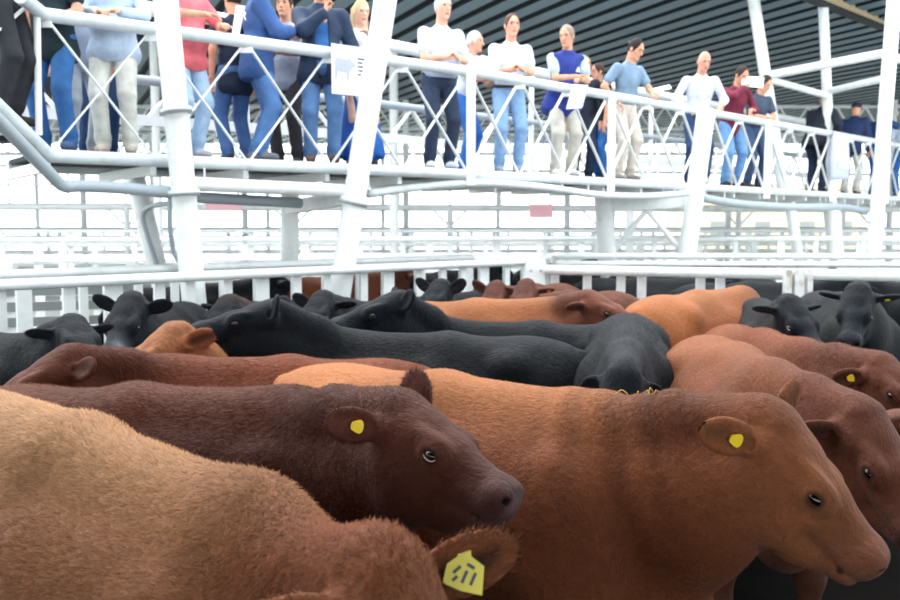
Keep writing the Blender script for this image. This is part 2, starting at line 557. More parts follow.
zB, zR = Vector((0, 0, ZB)), Vector((0, 0, ZR))
wk = empty('walkway', W1 + zB)
tag(wk, 'raised white steel walkway with crossed lattice railing above the cattle pens', 'walkway')
nds = nodes_of(0, 5) + nodes_of(1, 17)[1:]
for i in (0, 1):
    p, q = SEG[i]
    tube('handrail', p + zR, q + zR, 0.055, GALV, wk, 18)
    tube('bottom_tube', p + zB, q + zB, 0.055, GALV, wk, 18)
    n = wnorm(i)
    # deck plates
    N = 5 if i == 0 else 17
    ns = nodes_of(i, N)
    for k in range(N):
        u0, u1 = ns[k] + n * 0.06, ns[k + 1] + n * 0.06
        v0, v1 = ns[k] + n * 1.62, ns[k + 1] + n * 1.62
        g = (u1 - u0).normalized() * 0.006
        vs_ = [u0 + g, u1 - g, v1 - g, v0 + g]
        me = poly('deck_plate', [w + Vector((0, 0, ZB + 0.02 - wk.location.z)) - Vector((wk.location.x, wk.location.y, 0)) for w in vs_] +
                  [w + Vector((0, 0, ZB + 0.06 - wk.location.z)) - Vector((wk.location.x, wk.location.y, 0)) for w in vs_],
                  [(3, 2, 1, 0), (4, 5, 6, 7), (0, 1, 5, 4), (1, 2, 6, 5), (2, 3, 7, 6), (3, 0, 4, 7)])
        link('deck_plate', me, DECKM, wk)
    # cross joists under the deck
    for k in range(0, N + 1):
        bar('joist', ns[k] + Vector((0, 0, ZB - 0.08)) + n * 0.05, ns[k] + n * 1.65 + Vector((0, 0, ZB - 0.08)), 0.05, 0.09, WHITE, wk)
    tube('rear_deck_tube', p + n * 1.65 + zB, q + n * 1.65 + zB, 0.05, GALV, wk)
for k in range(len(nds) - 1):
    a, b = nds[k], nds[k + 1]
    d = (b - a).normalized() * 0.035
    o = NM * 0.012
    bar('diagonal_brace', a + d + zR - Vector((0, 0, 0.05)) - o, b - d + zB + Vector((0, 0, 0.05)) - o, 0.035, 0.012, WHITE, wk)
    bar('diagonal_brace', a + d + zB + Vector((0, 0, 0.05)) + o, b - d + zR - Vector((0, 0, 0.05)) + o, 0.035, 0.012, WHITE, wk)
for k, w in ((5, .1), (8, .1), (13, .11), (16, .12), (19, .12)):
    bar('post', nds[k] + zB - Vector((0, 0, 0.12)) - NM * 0.06, nds[k] + zR - Vector((0, 0, .02)) - NM * 0.06, w, 0.03, WHITE, wk)
for k in range(len(nds) - 1):                     # gusset clips at the nodes
    bar('gusset', nds[k] + zR - Vector((0, 0, 0.10)), nds[k] + zR - Vector((0, 0, 0.05)), 0.12, 0.02, WHITE, wk)
    m = nds[k].lerp(nds[k + 1], 0.5)
    if k % 2 == 1:
        tube('hanger', m + zB - Vector((0, 0, 0.04)) - NM * 0.02, m + zB - Vector((0, 0, 0.2)) - NM * 0.02, 0.01, WHITE, wk, 8)
# sloping end at the left (stair flight going up towards the viewer's left)
S_b = U(-14, 96, 6.25); S_r = U(12, -9, 6.55)
tube('bottom_tube', W0 + zB, S_b, 0.06, GALV, wk, 18)
tube('handrail', W0 + zR, U(20, -4, 6.6), 0.055, GALV, wk, 18)
tube('end_post', U(37, 17, 6.95), U(39, 135, 6.95), 0.026, WHITE, wk)
bar('diagonal_brace', U(27, 6, 6.9), U(-20, 45, 6.5), 0.04, 0.014, WHITE, wk)
for k in range(3):
    w = W0.lerp(Vector((S_b.x, S_b.y, 0)), 0.25 + 0.3 * k); z = ZB + (S_b.z - ZB) * (0.25 + 0.3 * k)
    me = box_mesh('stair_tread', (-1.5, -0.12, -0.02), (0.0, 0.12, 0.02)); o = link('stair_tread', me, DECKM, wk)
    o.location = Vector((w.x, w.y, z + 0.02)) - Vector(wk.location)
# service ducts slung under the walkway
def duct(name, label, pts, r, mat, cat='conduit', parent=None, n=6):
    p0 = Vector(pts[0])
    me = polytube_mesh(name, [p - p0 for p in smooth_path(pts, n)], r)
    o = link(name, me, mat); o.location = p0
    return tag(o, label, cat)
duct('conduit', 'grey bent conduit following the sloping left end of the walkway',
     [U(-15, 108, 6.2), U(0, 122, 6.35), U(50, 174, 6.85), U(64, 186, 7.0), U(80, 186, 7.1), U(120, 188, 7.3), U(172, 193, 7.5)], 0.05, CONDUIT)
duct('conduit', 'pale sagging conduit under the walkway right of the leaning post',
     [U(368, 194, 8.9), U(420, 187, 9.3), U(480, 183, 9.7), U(540, 187, 10.3), U(600, 195, 11.0), U(650, 196, 11.6), U(688, 193, 12.1)], 0.045, GALV)
duct('conduit', 'grey sagging conduit under the far right of the walkway',
     [U(702, 198, 12.6), U(740, 204, 13.2), U(790, 207, 14.0), U(840, 207, 15.0), U(868, 212, 15.0)], 0.06, CONDUIT)
# parallel rear truss (upper chord, middle tube, lower beam, lattice)
rt = empty('rear_truss', W1 + NM * 1.9 + zB)
tag(rt, 'white tubular truss running behind the people on the walkway', 'truss')
R0, R1, R2 = wline(-60, 1.95), W1 + NM * 1.95, W2 + wnorm(1) * 1.95
for p, q in ((R0, R1), (R1, R2)):
    tube('upper_chord', p + Vector((0, 0, 4.13)), q + Vector((0, 0, 4.13)), 0.075, WHITE, rt, 16)
    tube('middle_tube', p + Vector((0, 0, 3.38)), q + Vector((0, 0, 3.38)), 0.05, CONDUIT, rt)
    bar('lower_beam', p + Vector((0, 0, 2.96)), q + Vector((0, 0, 2.96)), 0.05, 0.11, WHITE, rt)
    L = (q - p).length; n = int(L / 1.5)
    for k in range(n):
        a, b = p.lerp(q, k / n), p.lerp(q, (k + 1) / n); m = a.lerp(b, .5)
        tube('diagonal_brace', a + Vector((0, 0, 2.5)), m + Vector((0, 0, 3.36)), 0.024, WHITE, rt, 10)
        tube('diagonal_brace', m + Vector((0, 0, 3.36)), b + Vector((0, 0, 2.5)), 0.024, WHITE, rt, 10)
        if k % 2 == 0:
            tube('vertical', a + Vector((0, 0, 2.4)), a + Vector((0, 0, 4.1)), 0.04, WHITE, rt, 10)

# ---- leaning and upright posts -------------------------------------------------
def ext(a, b, zlo=None, zhi=None):
    d = b - a
    p = a + d * ((zlo - a.z) / d.z) if zlo is not None else a
    q = a + d * ((zhi - a.z) / d.z) if zhi is not None else b
    return p, q
def column(name, label, lo, hi, r, mat=WHITE, zlo=0.0, zhi=None, cat='post', rim=True):
    p, q = ext(lo, hi, zlo, zhi)
    e = empty(name, p)
    tag(e, label, cat)
    tube('shaft', p, q, r, mat, e, 20)
    d = (q - p).normalized()
    tube('base_plate', p, p + d * 0.03, r * 1.7, mat, e, 4)
    return e, p, q
pA, *_ = column('support_post', 'thick white leaning post left of the walkway, in front of pink shirt', U(194, 300, 7.46), U(166, 5, 7.42), 0.102, zhi=6.0)
for y in (108, 190):
    tube('clamp', U(176 if y < 150 else 184, y, 7.40), U(177 if y < 150 else 184.6, y + 6, 7.40), 0.13, GALV, pA, 16)
pB, *_ = column('support_post', 'thick white post leaning right, crossing the woman with the poster', U(341, 285, 8.42), U(385, 3, 8.45), 0.108, zhi=6.2)
tube('clamp', U(353, 205, 8.43), U(354.5, 198, 8.43), 0.135, GALV, pB, 16)
column('support_post', 'short white leaning prop with cables behind the black cattle at left', U(165, 300, 9.2), U(142, 205, 9.2), 0.10, zhi=2.35)
pB2, *_ = column('support_post', 'upright white post under the walkway left of the tall leaning post', U(289, 300, 9.75), U(290, 200, 9.75), 0.10, zhi=2.3)
b1 = bar('bracket_beam', U(287, 208, 9.75), U(352, 197, 8.8), 0.12, 0.14, WHITE, pB2)
bt = tube('cross_beam', U(193, 184, 7.6), U(352, 191, 8.5), 0.062, WHITE)
tag(bt, 'thick white horizontal tube joining the two tall leaning posts', 'beam')
bt = tube('cross_beam', U(190, 197, 8.3), U(300, 203, 9.2), 0.055, CONDUIT)
tag(bt, 'bluish grey horizontal tube just below the thick white one', 'beam')
pC, *_ = column('support_post', 'white post with capped round top standing before the walkway railing', U(686, 262, 12.25), U(706, 112, 12.25), 0.125)
tube('cap', U(706, 113, 12.25), U(706.4, 109, 12.25), 0.105, WHITE, pC, 20)
pC2, *_ = column('support_post', 'upright white post carrying a crosshead under the walkway middle', U(608, 262, 12.6), U(603, 200, 12.6), 0.125, zhi=2.32)
bar('crosshead', U(606, 206, 12.6), U(692, 200, 12.4), 0.12, 0.18, WHITE, pC2)
tube('knee_brace', U(646, 211, 12.5), U(612, 252, 12.6), 0.04, WHITE, pC2)
tube('knee_brace', U(648, 211, 12.5), U(680, 250, 12.4), 0.04, WHITE, pC2)
pD, *_ = column('roof_strut', 'white strut leaning left up to the roof behind the man in dark shirt', U(783, 190, 16.3), U(754, 2, 16.3), 0.105, zlo=2.45, zhi=6.04)
pE, *_ = column('roof_strut', 'slim upright white roof post behind the man in black cap', U(829, 140, 16.6), U(823, 2, 16.6), 0.09, zhi=6.13)
pF, *_ = column('support_post', 'tall white post at the far right edge in front of the railing', U(874, 250, 14.8), U(894, 3, 14.8), 0.115, zhi=6.04)
for k, (a, b, r, lb) in enumerate(((U(770, 75, 16.2), U(886, 53, 15.0), 0.075, 'upper white cross tube between leaning strut and right edge post'),
                      (U(771, 80, 16.2), U(828, 96, 16.5), 0.06, 'white cross tube sloping down from leaning strut to slim roof post'),
                      (U(829, 91, 16.5), U(886, 78, 15.0), 0.06, 'lower white cross tube from slim roof post to right edge post'),
                      (U(890, 57, 14.9), U(930, 66, 16.0), 0.07, 'white cross tube leaving the frame right of the edge post'))):
    tag(tube('cross_tube', a, b, r, WHITE), lb, 'tube')
column('support_post', 'short leaning white prop under the far right of the walkway', U(798, 255, 15.5), U(791, 212, 15.5), 0.09, zhi=2.25)
column('support_post', 'short upright pale post under the walkway beside the right edge post', U(836, 258, 17.0), U(832, 215, 17.0), 0.15, zhi=2.25)
# cables round the prop at left
duct('cable', 'grey cable arching over the short leaning prop at left', [U(166, 292, 8.9), U(152, 250, 8.95), U(143, 218, 9.0), U(150, 207, 8.9), U(172, 203, 8.4), U(188, 202, 7.9)], 0.025, CONDUIT, 'cable')
duct('cable', 'grey hanging cable beside the tall leaning post at left', [U(170, 192, 7.7), U(170, 225, 7.8), U(174, 252, 7.9), U(182, 266, 8.0), U(178, 275, 8.2)], 0.022, CONDUIT, 'cable')

# ---- fences of the pens --------------------------------------------------------
ZF = 1.43
FA, FB = Vector((-3.6, 5.65, 0)), Vector((0.95, 10.2, 0))
FC, FD = Vector((0.98, 9.0, 0)), Vector((7.6, 6.55, 0))
def slat_fence(label, p, q, ztop, spacing, w, mat=WHITE, rails=(1.0,), rail_r=0.042, wide_every=4, zlow=0.0, jit=True, board=False):
    e = empty('pen_fence', p); tag(e, label, 'fence')
    for z in rails:
        tube('rail', p + Vector((0, 0, ztop * z)), q + Vector((0, 0, ztop * z)), rail_r, mat, e)
    L = (q - p).length; n = int(L / spacing)
    nrm = Vector((-(q - p).y, (q - p).x, 0)).normalized()
    R = random.Random(len(label))
    for k in range(n + 1):
        t = (k + (R.uniform(-.18, .18) if jit else 0)) / n
        c = p.lerp(q, min(max(t, 0), 1)) + nrm * 0.06
        ww = w * (1.7 if wide_every and k % wide_every == 0 else 1)
        dirv = (q - p).normalized()
        o = bpy.data.objects.new('post' if ww > w else 'slat', unit_box(mat)); COL.objects.link(o)
        M = Matrix(((dirv.x * ww, nrm.x * 0.04, 0, c.x), (dirv.y * ww, nrm.y * 0.04, 0, c.y), (0, 0, ztop - zlow, zlow), (0, 0, 0, 1)))
        put(o, M, e)
    return e
slat_fence('white slatted pen fence behind the black heads, left of the corner post', FA, FB, ZF, 0.34, 0.085)
n_ = Vector((-(FB - FA).y, (FB - FA).x, 0)).normalized()
slat_fence('second white slatted fence across the alley at left', FA + n_ * 0.95 + Vector((-.4, -.4, 0)), FB + n_ * 0.95, ZF + 0.02, 0.42, 0.07)
fr = slat_fence('white tube pen fence running right from the corner post', FC, FD, 1.39, 2.35, 0.05, rails=(1.0, 0.45), rail_r=0.05, wide_every=0, jit=False)
for px in (555, 588, 622, 643, 702, 722):
    a = (px - 450) / F / CP; d = FD - FC; t = (a * FC.y - FC.x) / (d.x - a * d.y)
    c = FC + d * t + Vector((0, .07, 0))
    bar('slat', c, c + Vector((0, 0, 1.38)), 0.085, 0.04, WHITE, fr)
pos = None
a = (795 - 450) / F / CP; d = FD - FC; t = (a * FC.y - FC.x) / (d.x - a * d.y)
gpst = empty('gate_post', FC + d * t); tag(gpst, 'double rust-stained white gate post breaking the right pen fence', 'post')
c = FC + d * t
for off, w in ((-0.075, 0.05), (0.0, 0.085), (0.075, 0.05)):
    bar('channel', c + Vector((off * 1.3, -0.05, 0)), c + Vector((off * 1.3, -0.05, 1.44)), w, 0.1, WHITE_RUST, gpst)
a = (535 - 450) / F / CP; t = (a * FC.y - FC.x) / (d.x - a * d.y)
c = FC + d * t
cp = empty('corner_post', c); tag(cp, 'wide white bolted corner post where the two pen fences meet', 'post')
bar('plate', c, c + Vector((0, 0, 1.5)), 0.20, 0.08, WHITE, cp)
for z in (1.38, 1.22):
    for sx in (-.05, .05):
        tube('bolt', c + Vector((sx, -.04, z)), c + Vector((sx, -.06, z)), 0.014, CONDUIT, cp, 8)
slat_fence('white double-rail fence across the alley at right', Vector((1.4, 11.6, 0)), Vector((9.5, 11.0, 0)), 1.44, 1.1, 0.06, rails=(1.0, .93), rail_r=0.04, wide_every=3)
# boarded pen far left: horizontal boards one by one
bf = empty('board_fence', (-6.5, 8.6, 0)); tag(bf, 'grey horizontal board fence glimpsed between the white slats at left', 'fence')
for k in range(8):
    bar('board', (-7.2, 8.4, 0.15 + 0.165 * k), (-1.2, 10.6, 0.15 + 0.165 * k), 0.03, 0.10, DARKGAP, bf)
for k in range(6):
    x = -7.0 + 1.15 * k; y = 8.4 + (x + 7.2) * 2.2 / 6
    bar('post', (x, y + 0.05, 0), (x, y + 0.05, 1.45), 0.09, 0.09, WHITE, bf)

# ---- pens beyond: rows of white fences, a far walkway, columns ------------------
far_lbl = ['nearest of the hazy white pen fences beyond the walkway', 'second row of hazy white pen fences beyond the walkway', 'third row of hazy white pen fences beyond the walkway',
           'fourth row of hazy white pen fences beyond the walkway', 'farthest row of hazy white pen fences beyond the walkway']
for k, (Y, zt, ang) in enumerate(((14.5, 1.62, 0.12), (17.5, 1.55, 0.1), (22.0, 1.7, 0.08), (28.0, 1.7, 0.06), (37.0, 1.7, 0.04))):
    hw = Y * 0.62
    p, q = Vector((-hw, Y - hw * ang, 0)), Vector((hw, Y + hw * ang, 0))
    slat_fence(far_lbl[k], p, q, zt, 0.8 + 0.3 * k, 0.08, rails=(1.0, .8, .6, .35), rail_r=0.04 + 0.006 * k, wide_every=3)
fw = empty('far_walkway', (0, 26, 2.4)); tag(fw, 'distant hazy white walkway crossing behind the pens', 'walkway')
for z, r in ((2.35, .10), (2.95, .03), (3.45, .05)):
    tube('rail', (-18, 23, z), (22, 29.5, z), r, WHITE, fw)
for k in range(27):
    x = -18 + 1.5 * k; y = 23 + (x + 18) * 6.5 / 40
    tube('stanchion', (x, y, 2.3), (x, y, 3.45), 0.03, WHITE, fw, 8)
    if k % 3 == 0:
        tube('leg', (x, y, 0), (x, y, 2.3), 0.09, WHITE, fw, 10)
        tube('knee_brace', (x, y, 1.8), (x + .5, y + .08, 2.3), 0.035, WHITE, fw, 8)
        tube('knee_brace', (x, y, 1.8), (x - .5, y - .08, 2.3), 0.035, WHITE, fw, 8)
R = random.Random(5)
k = 0
for Y in (20.5, 30, 42):
    for x in np.arange(-Y * .6, Y * .62, 5.5):
        if Y < 25 and x > 7: continue
        e = empty('hall_column', (x, Y, 0))
        tag(e, 'slender white hall column rising to the roof beyond the pens', 'column', 'hall columns beyond the pens')
        tube('shaft', (x, Y, 0), (x, Y, ROOF_Z), 0.10, WHITE, e, 12)
        tube('base_plate', (x, Y, 0), (x, Y, .04), 0.2, WHITE, e, 4)
for j, Y in enumerate((31.0, 40.0)):
    tr = empty('roof_truss', (0, Y, 5.2)); tag(tr, ['nearer white lattice truss hanging under the dark roof', 'farther white lattice truss hanging under the dark roof'][j], 'truss')
    zt, zb = ROOF_Z - .08, ROOF_Z - .85 - .15 * j
    tube('upper_chord', (-26, Y, zt), (30, Y, zt), 0.06, WHITE, tr, 8); tube('lower_chord', (-26, Y, zb), (30, Y, zb), 0.07, WHITE, tr, 8)
    for i in range(56):
        x = -26 + i
        tube('diagonal_brace', (x, Y, zb), (x + .5, Y, zt), 0.035, WHITE, tr, 6); tube('diagonal_brace', (x + .5, Y, zt), (x + 1, Y, zb), 0.035, WHITE, tr, 6)
# signs and houses outside
def board(name, label, c, w, h, mat, cat):
    me = box_mesh(name, (-w / 2, -0.02, -h / 2), (w / 2, 0.02, h / 2), 0.005)
    o = link(name, me, mat); o.location = c
    return tag(o, label, cat)
board('sign', 'small pink sign hanging on the far pens in the middle', U(541, 211, 24), .64, .36, PINKSIGN, 'sign')
board('sign', 'faint pink sign on the far pens left of the upright post', U(224, 206, 24), 1.0, .22, PINKSIGN, 'sign')
hs = empty('house', (22, 62, 0)); tag(hs, 'pale yellow house seen below the walkway at far right', 'house')
link('wall', box_mesh('wall', (-6, -3, 0), (6, 3, 3.2)), HOUSE, hs)
link('roof', poly('roof', [(-6.4, -3.4, 3.2), (6.4, -3.4, 3.2), (6.4, 3.4, 3.2), (-6.4, 3.4, 3.2), (-6.4, 0, 4.8), (6.4, 0, 4.8)], [(0, 1, 5, 4), (2, 3, 4, 5), (1, 2, 5), (3, 0, 4), (3, 2, 1, 0)]), TANBEAM, hs)
for x in (-4, -1, 2, 4.5):
    link('window', box_mesh('window', (x - .5, -3.06, 1.0), (x + .5, -2.98, 2.1)), DARKGAP, hs)

# ================================================================== CATTLE
def unit(v):
    v = np.asarray(v, np.float64); return v / max(np.linalg.norm(v), 1e-9)
EYE_ME = None
def ico_mesh(name, r, mat, sub=2):
    import bmesh
    bm = bmesh.new(); bmesh.ops.create_icosphere(bm, subdivisions=sub, radius=r)
    me = bpy.data.meshes.new(name); bm.to_mesh(me); bm.free()
    me.polygons.foreach_set('use_smooth', [True] * len(me.polygons)); me.materials.append(mat)
    return me
EYE_ME = ico_mesh('eye', 1.0, BLACK)
LID_V, LID_F = [], []
def torus_mesh(name, R, r, mat, sq=0.72, n=14, m=6):
    v, f = [], []
    for i in range(n + 1):
        a = math.pi * (0.04 + 0.92 * i / n)
        rr = r * (0.35 + 0.65 * math.sin(math.pi * i / n))
        for j in range(m):
            b = 2 * math.pi * j / m
            v.append(((R + rr * math.cos(b)) * math.cos(a), (R + rr * math.cos(b)) * math.sin(a) * sq, rr * math.sin(b)))
            if i < n: f.append((i * m + j, (i + 1) * m + j, (i + 1) * m + (j + 1) % m, i * m + (j + 1) % m))
    me = poly(name, v, f, True); me.materials.append(mat); return me
LID_ME = torus_mesh('eyelid', 0.0225, 0.0040, EYEWHITE, .66)
LID_DARK = torus_mesh('eyelid', 0.0225, 0.006, LEATHER, .66)
def disc_mesh(name, r, t, mat, pts=None):
    pts = pts or [(r * math.cos(2 * math.pi * i / 18), r * math.sin(2 * math.pi * i / 18)) for i in range(18)]
    n = len(pts)
    v = [(x, y, -t) for x, y in pts] + [(x, y, t) for x, y in pts]
    f = [tuple(range(n - 1, -1, -1)), tuple(range(n, 2 * n))] + [(i, (i + 1) % n, n + (i + 1) % n, n + i) for i in range(n)]
    me = poly(name, v, f); me.materials.append(mat); return me
TAGS = {}
def tag_mesh(mat, big):
    key = (mat.name, big)
    if key not in TAGS:
        if big:
            TAGS[key] = disc_mesh('ear_tag', 0, 0.003, mat, [(-.012, .045), (.012, .045), (.014, .018), (.038, .0), (.034, -.052), (-.006, -.044), (-.04, -.03), (-.032, .004), (-.012, .018)])
        else:
            TAGS[key] = disc_mesh('ear_tag', 0, 0.004, mat, [(.018 * math.cos(a) * (1 + .18 * math.sin(3 * a)), .021 * math.sin(a) * (1 + .15 * math.cos(2 * a))) for a in [2 * math.pi * i / 16 for i in range(16)]])
    return TAGS[key]

def basis_mat(x, y, z, p):
    return Matrix(((x[0], y[0], z[0], p[0]), (x[1], y[1], z[1], p[1]), (x[2], y[2], z[2], p[2]), (0, 0, 0, 1)))

COW_N = [0]
def cow(label, rump=None, withers=None, hr=1.27, hw=1.32, base=None, heading=None, poll=None, muzzle=None, s=1.0, hs=None,
        cols=None, near=False, fur=0, furlen=0.022, ears=None, tags=(), roll=0.0, up=None, lid=None, group='cattle crowded in the pens', fat=1.0, vox=None, hvox=None, seed=None, tail=True, tilt=0.0, dip=0.0, wrinkle=0.0, es=1.0, drop=0.0):
    """rump / withers: pixels of the top line over hips and withers; hr / hw their heights. poll, muzzle: (px, py, Y)."""
    COW_N[0] += 1
    R = random.Random(COW_N[0] if seed is None else seed)
    if base is None:
        pr = UZ(rump[0], rump[1], hr); pw = UZ(withers[0], withers[1], hw)
        d = pw - pr; heading = math.atan2(d.y, d.x)
        base = pw - Vector((math.cos(heading), math.sin(heading), 0)) * 0.46 * s
    base = Vector((base[0], base[1], 0.03))
    ch, sh = math.cos(heading), math.sin(heading)
    def loc(P):
        x, y, z = P[0] - base.x, P[1] - base.y, P[2] - base.z
        return np.array([(x * ch + y * sh), (-x * sh + y * ch), z])
    zs = (hw - drop) / 1.36 if hw else s * .97
    S = np.array([s, s * fat, zs])
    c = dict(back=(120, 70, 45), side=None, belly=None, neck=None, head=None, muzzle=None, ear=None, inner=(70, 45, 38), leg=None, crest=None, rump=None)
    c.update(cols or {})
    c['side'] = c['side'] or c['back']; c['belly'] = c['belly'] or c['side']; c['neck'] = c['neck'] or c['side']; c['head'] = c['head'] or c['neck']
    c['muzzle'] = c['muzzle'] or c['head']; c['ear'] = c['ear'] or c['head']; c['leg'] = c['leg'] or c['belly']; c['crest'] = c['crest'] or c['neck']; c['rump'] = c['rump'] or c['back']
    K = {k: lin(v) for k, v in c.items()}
    P = []
    def tz(p):
        p = np.array(p, float); p[2] *= 1 + tilt * (0.46 - p[0]); return p
    def E(x, y, z, rx, ry, rz, col, **kw): P.append(ell(tz([x, y, z]) * S, np.array([rx, ry, rz]) * S, K[col], **kw))
    def C(a, b, ra, rb, col, side=None, sq=1.0, **kw): P.append(cone(tz(a) * S, tz(b) * S, ra * s, rb * s, K[col], side, sq, **kw))
    # trunk
    E(-0.05, 0, 0.86, 0.72, 0.345, 0.40, 'side')
    E(0.34, 0, 0.84, 0.42, 0.30, 0.44, 'side')
    E(-0.56, 0, 0.96, 0.38, 0.285, 0.34, 'rump')
    E(-0.1, 0, 0.66, 0.55, 0.28, 0.24, 'belly')
    C((-0.74, 0, 1.12), (-0.1, 0, 1.185), 0.135, 0.13, 'back', side=(0, 1, 0), sq=1.35)
    C((-0.1, 0, 1.185), (0.46, 0, 1.19), 0.13, 0.125, 'back', side=(0, 1, 0), sq=1.0)
    E(0.46, 0, 1.10, 0.28, 0.13, 0.215, 'back')
    for y in (-1, 1):
        E(0.46, y * 0.19, 0.80, 0.21, 0.125, 0.36, 'side')
        E(-0.46, y * 0.17, 1.13, 0.13, 0.10, 0.10, 'rump')
        E(-0.88, y * 0.10, 1.05, 0.07, 0.06, 0.08, 'rump')
        C((-0.64, y * 0.17, 0.92), (-0.56, y * 0.19, 0.62), 0.22, 0.13, 'rump', side=(0, 1, 0), sq=0.6)
        C((-0.60, y * 0.18, 0.66), (-0.82, y * 0.17, 0.50), 0.12, 0.068, 'leg', hl=.6)
        C((-0.82, y * 0.17, 0.50), (-0.76, y * 0.17, 0.14), 0.062, 0.043, 'leg', hl=.4)
        C((-0.76, y * 0.17, 0.13), (-0.71, y * 0.17, 0.055), 0.05, 0.062, 'inner', hl=0)
        st = 0.06 * y
        C((0.44, y * 0.17, 0.72), (0.42 + st, y * 0.17, 0.55), 0.15, 0.10, 'leg', hl=.6)
        C((0.42 + st, y * 0.17, 0.56), (0.46 + st, y * 0.17, 0.36), 0.085, 0.06, 'leg', hl=.5)
        C((0.46 + st, y * 0.17, 0.36), (0.46 + st, y * 0.17, 0.13), 0.058, 0.043, 'leg', hl=.4)
        C((0.46 + st, y * 0.17, 0.12), (0.51 + st, y * 0.17, 0.055), 0.048, 0.06, 'inner', hl=0)
    E(0.66, 0, 0.66, 0.22, 0.15, 0.22, 'neck')
    if tail:
        C((-0.88, 0, 1.17), (-0.99, 0, 1.02), 0.045, 0.03, 'rump')
        C((-0.99, 0, 1.02), (-1.0, 0.01, 0.62), 0.028, 0.02, 'rump')
        C((-1.0, 0.01, 0.62), (-0.99, 0.02, 0.36), 0.03, 0.05, 'crest')
    # head frame
    hs = hs or s
    if poll is not None:
        pl = loc(U(*poll)); mz = loc(U(*muzzle))
    else:
        pl = np.array([0.98, 0, 1.33]) * s; mz = pl + np.array([.4, 0, -.3]) * s
    h = unit(mz - pl)
    upv = np.array([0, 0, 1.0]) if up is None else loc(Vector(up) + base)
    if up is None and abs(h[2]) > 0.9: upv = np.array([1.0, 0, 0.3])
    u = unit(upv - h * (upv @ h)); y = np.cross(u, h)
    h, u = h * math.cos(.20) + u * math.sin(.20), u * math.cos(.20) - h * math.sin(.20)
    if roll:
        r_ = math.radians(roll); u, y = u * math.cos(r_) + y * math.sin(r_), y * math.cos(r_) - u * math.sin(r_)
    def H(a, b, d): return pl + (h * a + y * b + u * d) * hs
    ax = (h, y, u)
    fh = tuple(-h)
    def HE(a, b, d, ra, rb, rd, col, **kw):
        kw.setdefault('hl', .35); kw.setdefault('k', 0.03)
        P.append(ell(H(a, b, d), np.array([ra, rb, rd]) * hs, K[col] if isinstance(col, str) else col, axes=ax, flow=fh, **kw))
    def HC(a, b, ra, rb, col, sq=1.0, **kw):
        kw.setdefault('hl', .35); kw.setdefault('k', 0.03)
        P.append(cone(H(*a), H(*b), ra * hs, rb * hs, K[col], tuple(y), sq, flow=fh, **kw))
    # neck: body, crest and throat
    n0 = np.array([0.50, 0, 0.98]) * S; n1 = H(0.06, 0, -0.20)
    mid = (n0 + n1) / 2 + np.array([0.05, 0, -0.01 - dip - drop])
    nd = unit(n1 - n0); nside = unit(np.cross([0, 0, 1.0], nd)); nf = tuple(-nd * 0.6 + np.array([0, 0, -0.7]))
    P.append(cone(n0, mid, 0.31 * s, 0.235 * s, K['neck'], nside, 0.66, flow=nf)); P.append(cone(mid, n1, 0.235 * s, 0.15 * s, K['neck'], nside, 0.66, flow=nf))
    cm = (np.array([0.5, 0, 1.19]) * S + H(-.06, 0, -.05)) / 2 + np.array([0, 0, -dip])
    P.append(cone(np.array([0.50, 0, 1.19]) * S, cm, 0.115 * s, 0.085 * s, K['crest'], flow=nf, hl=1.25))
    P.append(cone(cm, H(-.03, 0, -.065), 0.085 * s, 0.078 * s, K['crest'], flow=nf, hl=1.25))
    P.append(cone(np.array([0.70, 0, 0.74]) * S, H(0.13, 0, -0.275), 0.16 * s, 0.08 * s, K['neck'], nside, 0.7, flow=nf))
    # skull
    HE(0.08, 0, -0.088, 0.13, 0.110, 0.098, 'head', hl=.5)
    HE(0.005, 0, -0.020, 0.05, 0.082, 0.046, 'crest', hl=1.3)
    HC((0.05, 0, -0.070), (0.24, 0, -0.095), 0.084, 0.074, 'head', 1.10)
    HC((0.23, 0, -0.095), (0.40, 0, -0.112), 0.074, 0.062, 'head', 0.95)
    HC((0.11, 0, -0.262), (0.29, 0, -0.232), 0.098, 0.070, 'head', 0.78)
    HC((0.29, 0, -0.228), (0.410, 0, -0.184), 0.068, 0.052, 'head', 0.90, hl=.2)
    for b in (-1, 1):
        HE(0.15, b * 0.052, -0.215, 0.13, 0.048, 0.115, 'head')
        HE(0.190, b * 0.082, -0.040, 0.060, 0.020, 0.020, 'head', k=.03)
        HE(0.220, b * 0.078, -0.080, 0.055, 0.034, 0.040, 'head', k=.03)
        HE(0.30, b * 0.052, -0.140, 0.12, 0.020, 0.030, 'head', k=.03)
        HE(0.217, b * 0.096, -0.0595, 0.034, 0.015, 0.007, 'head', k=.008, hl=.1)
        HE(0.222, b * 0.094, -0.094, 0.030, 0.014, 0.007, 'head', k=.006, hl=.1)
        HE(0.440, b * 0.040, -0.098, 0.040, 0.033, 0.036, 'muzzle', hl=.1, k=.02)
    HE(0.425, 0, -0.125, 0.056, 0.068, 0.070, 'muzzle', hl=.1)
    HE(0.458, 0, -0.118, 0.028, 0.056, 0.055, 'muzzle', hl=0, k=.02)
    HE(0.418, 0, -0.192, 0.056, 0.052, 0.036, 'muzzle', hl=.1, k=.012)
    eyes = []
    for b in (-1, 1):
        P.append(ell(H(0.222, b * 0.124, -0.078), np.array([.028, .018, .016]) * hs, axes=ax, neg=True, k=0.008))
        P.append(ell(H(0.476, b * 0.046, -0.100), np.array([.026, .014, .012]) * hs, axes=ax, neg=True, k=0.006))
        P.append(cone(H(0.49, 0, -0.174), H(0.35, b * 0.080, -0.188), 0.007 * hs, 0.005 * hs, neg=True, k=0.006))
        eyes.append(H(0.222, b * 0.0985, -0.078))
    # ears
    ear_pts = {}
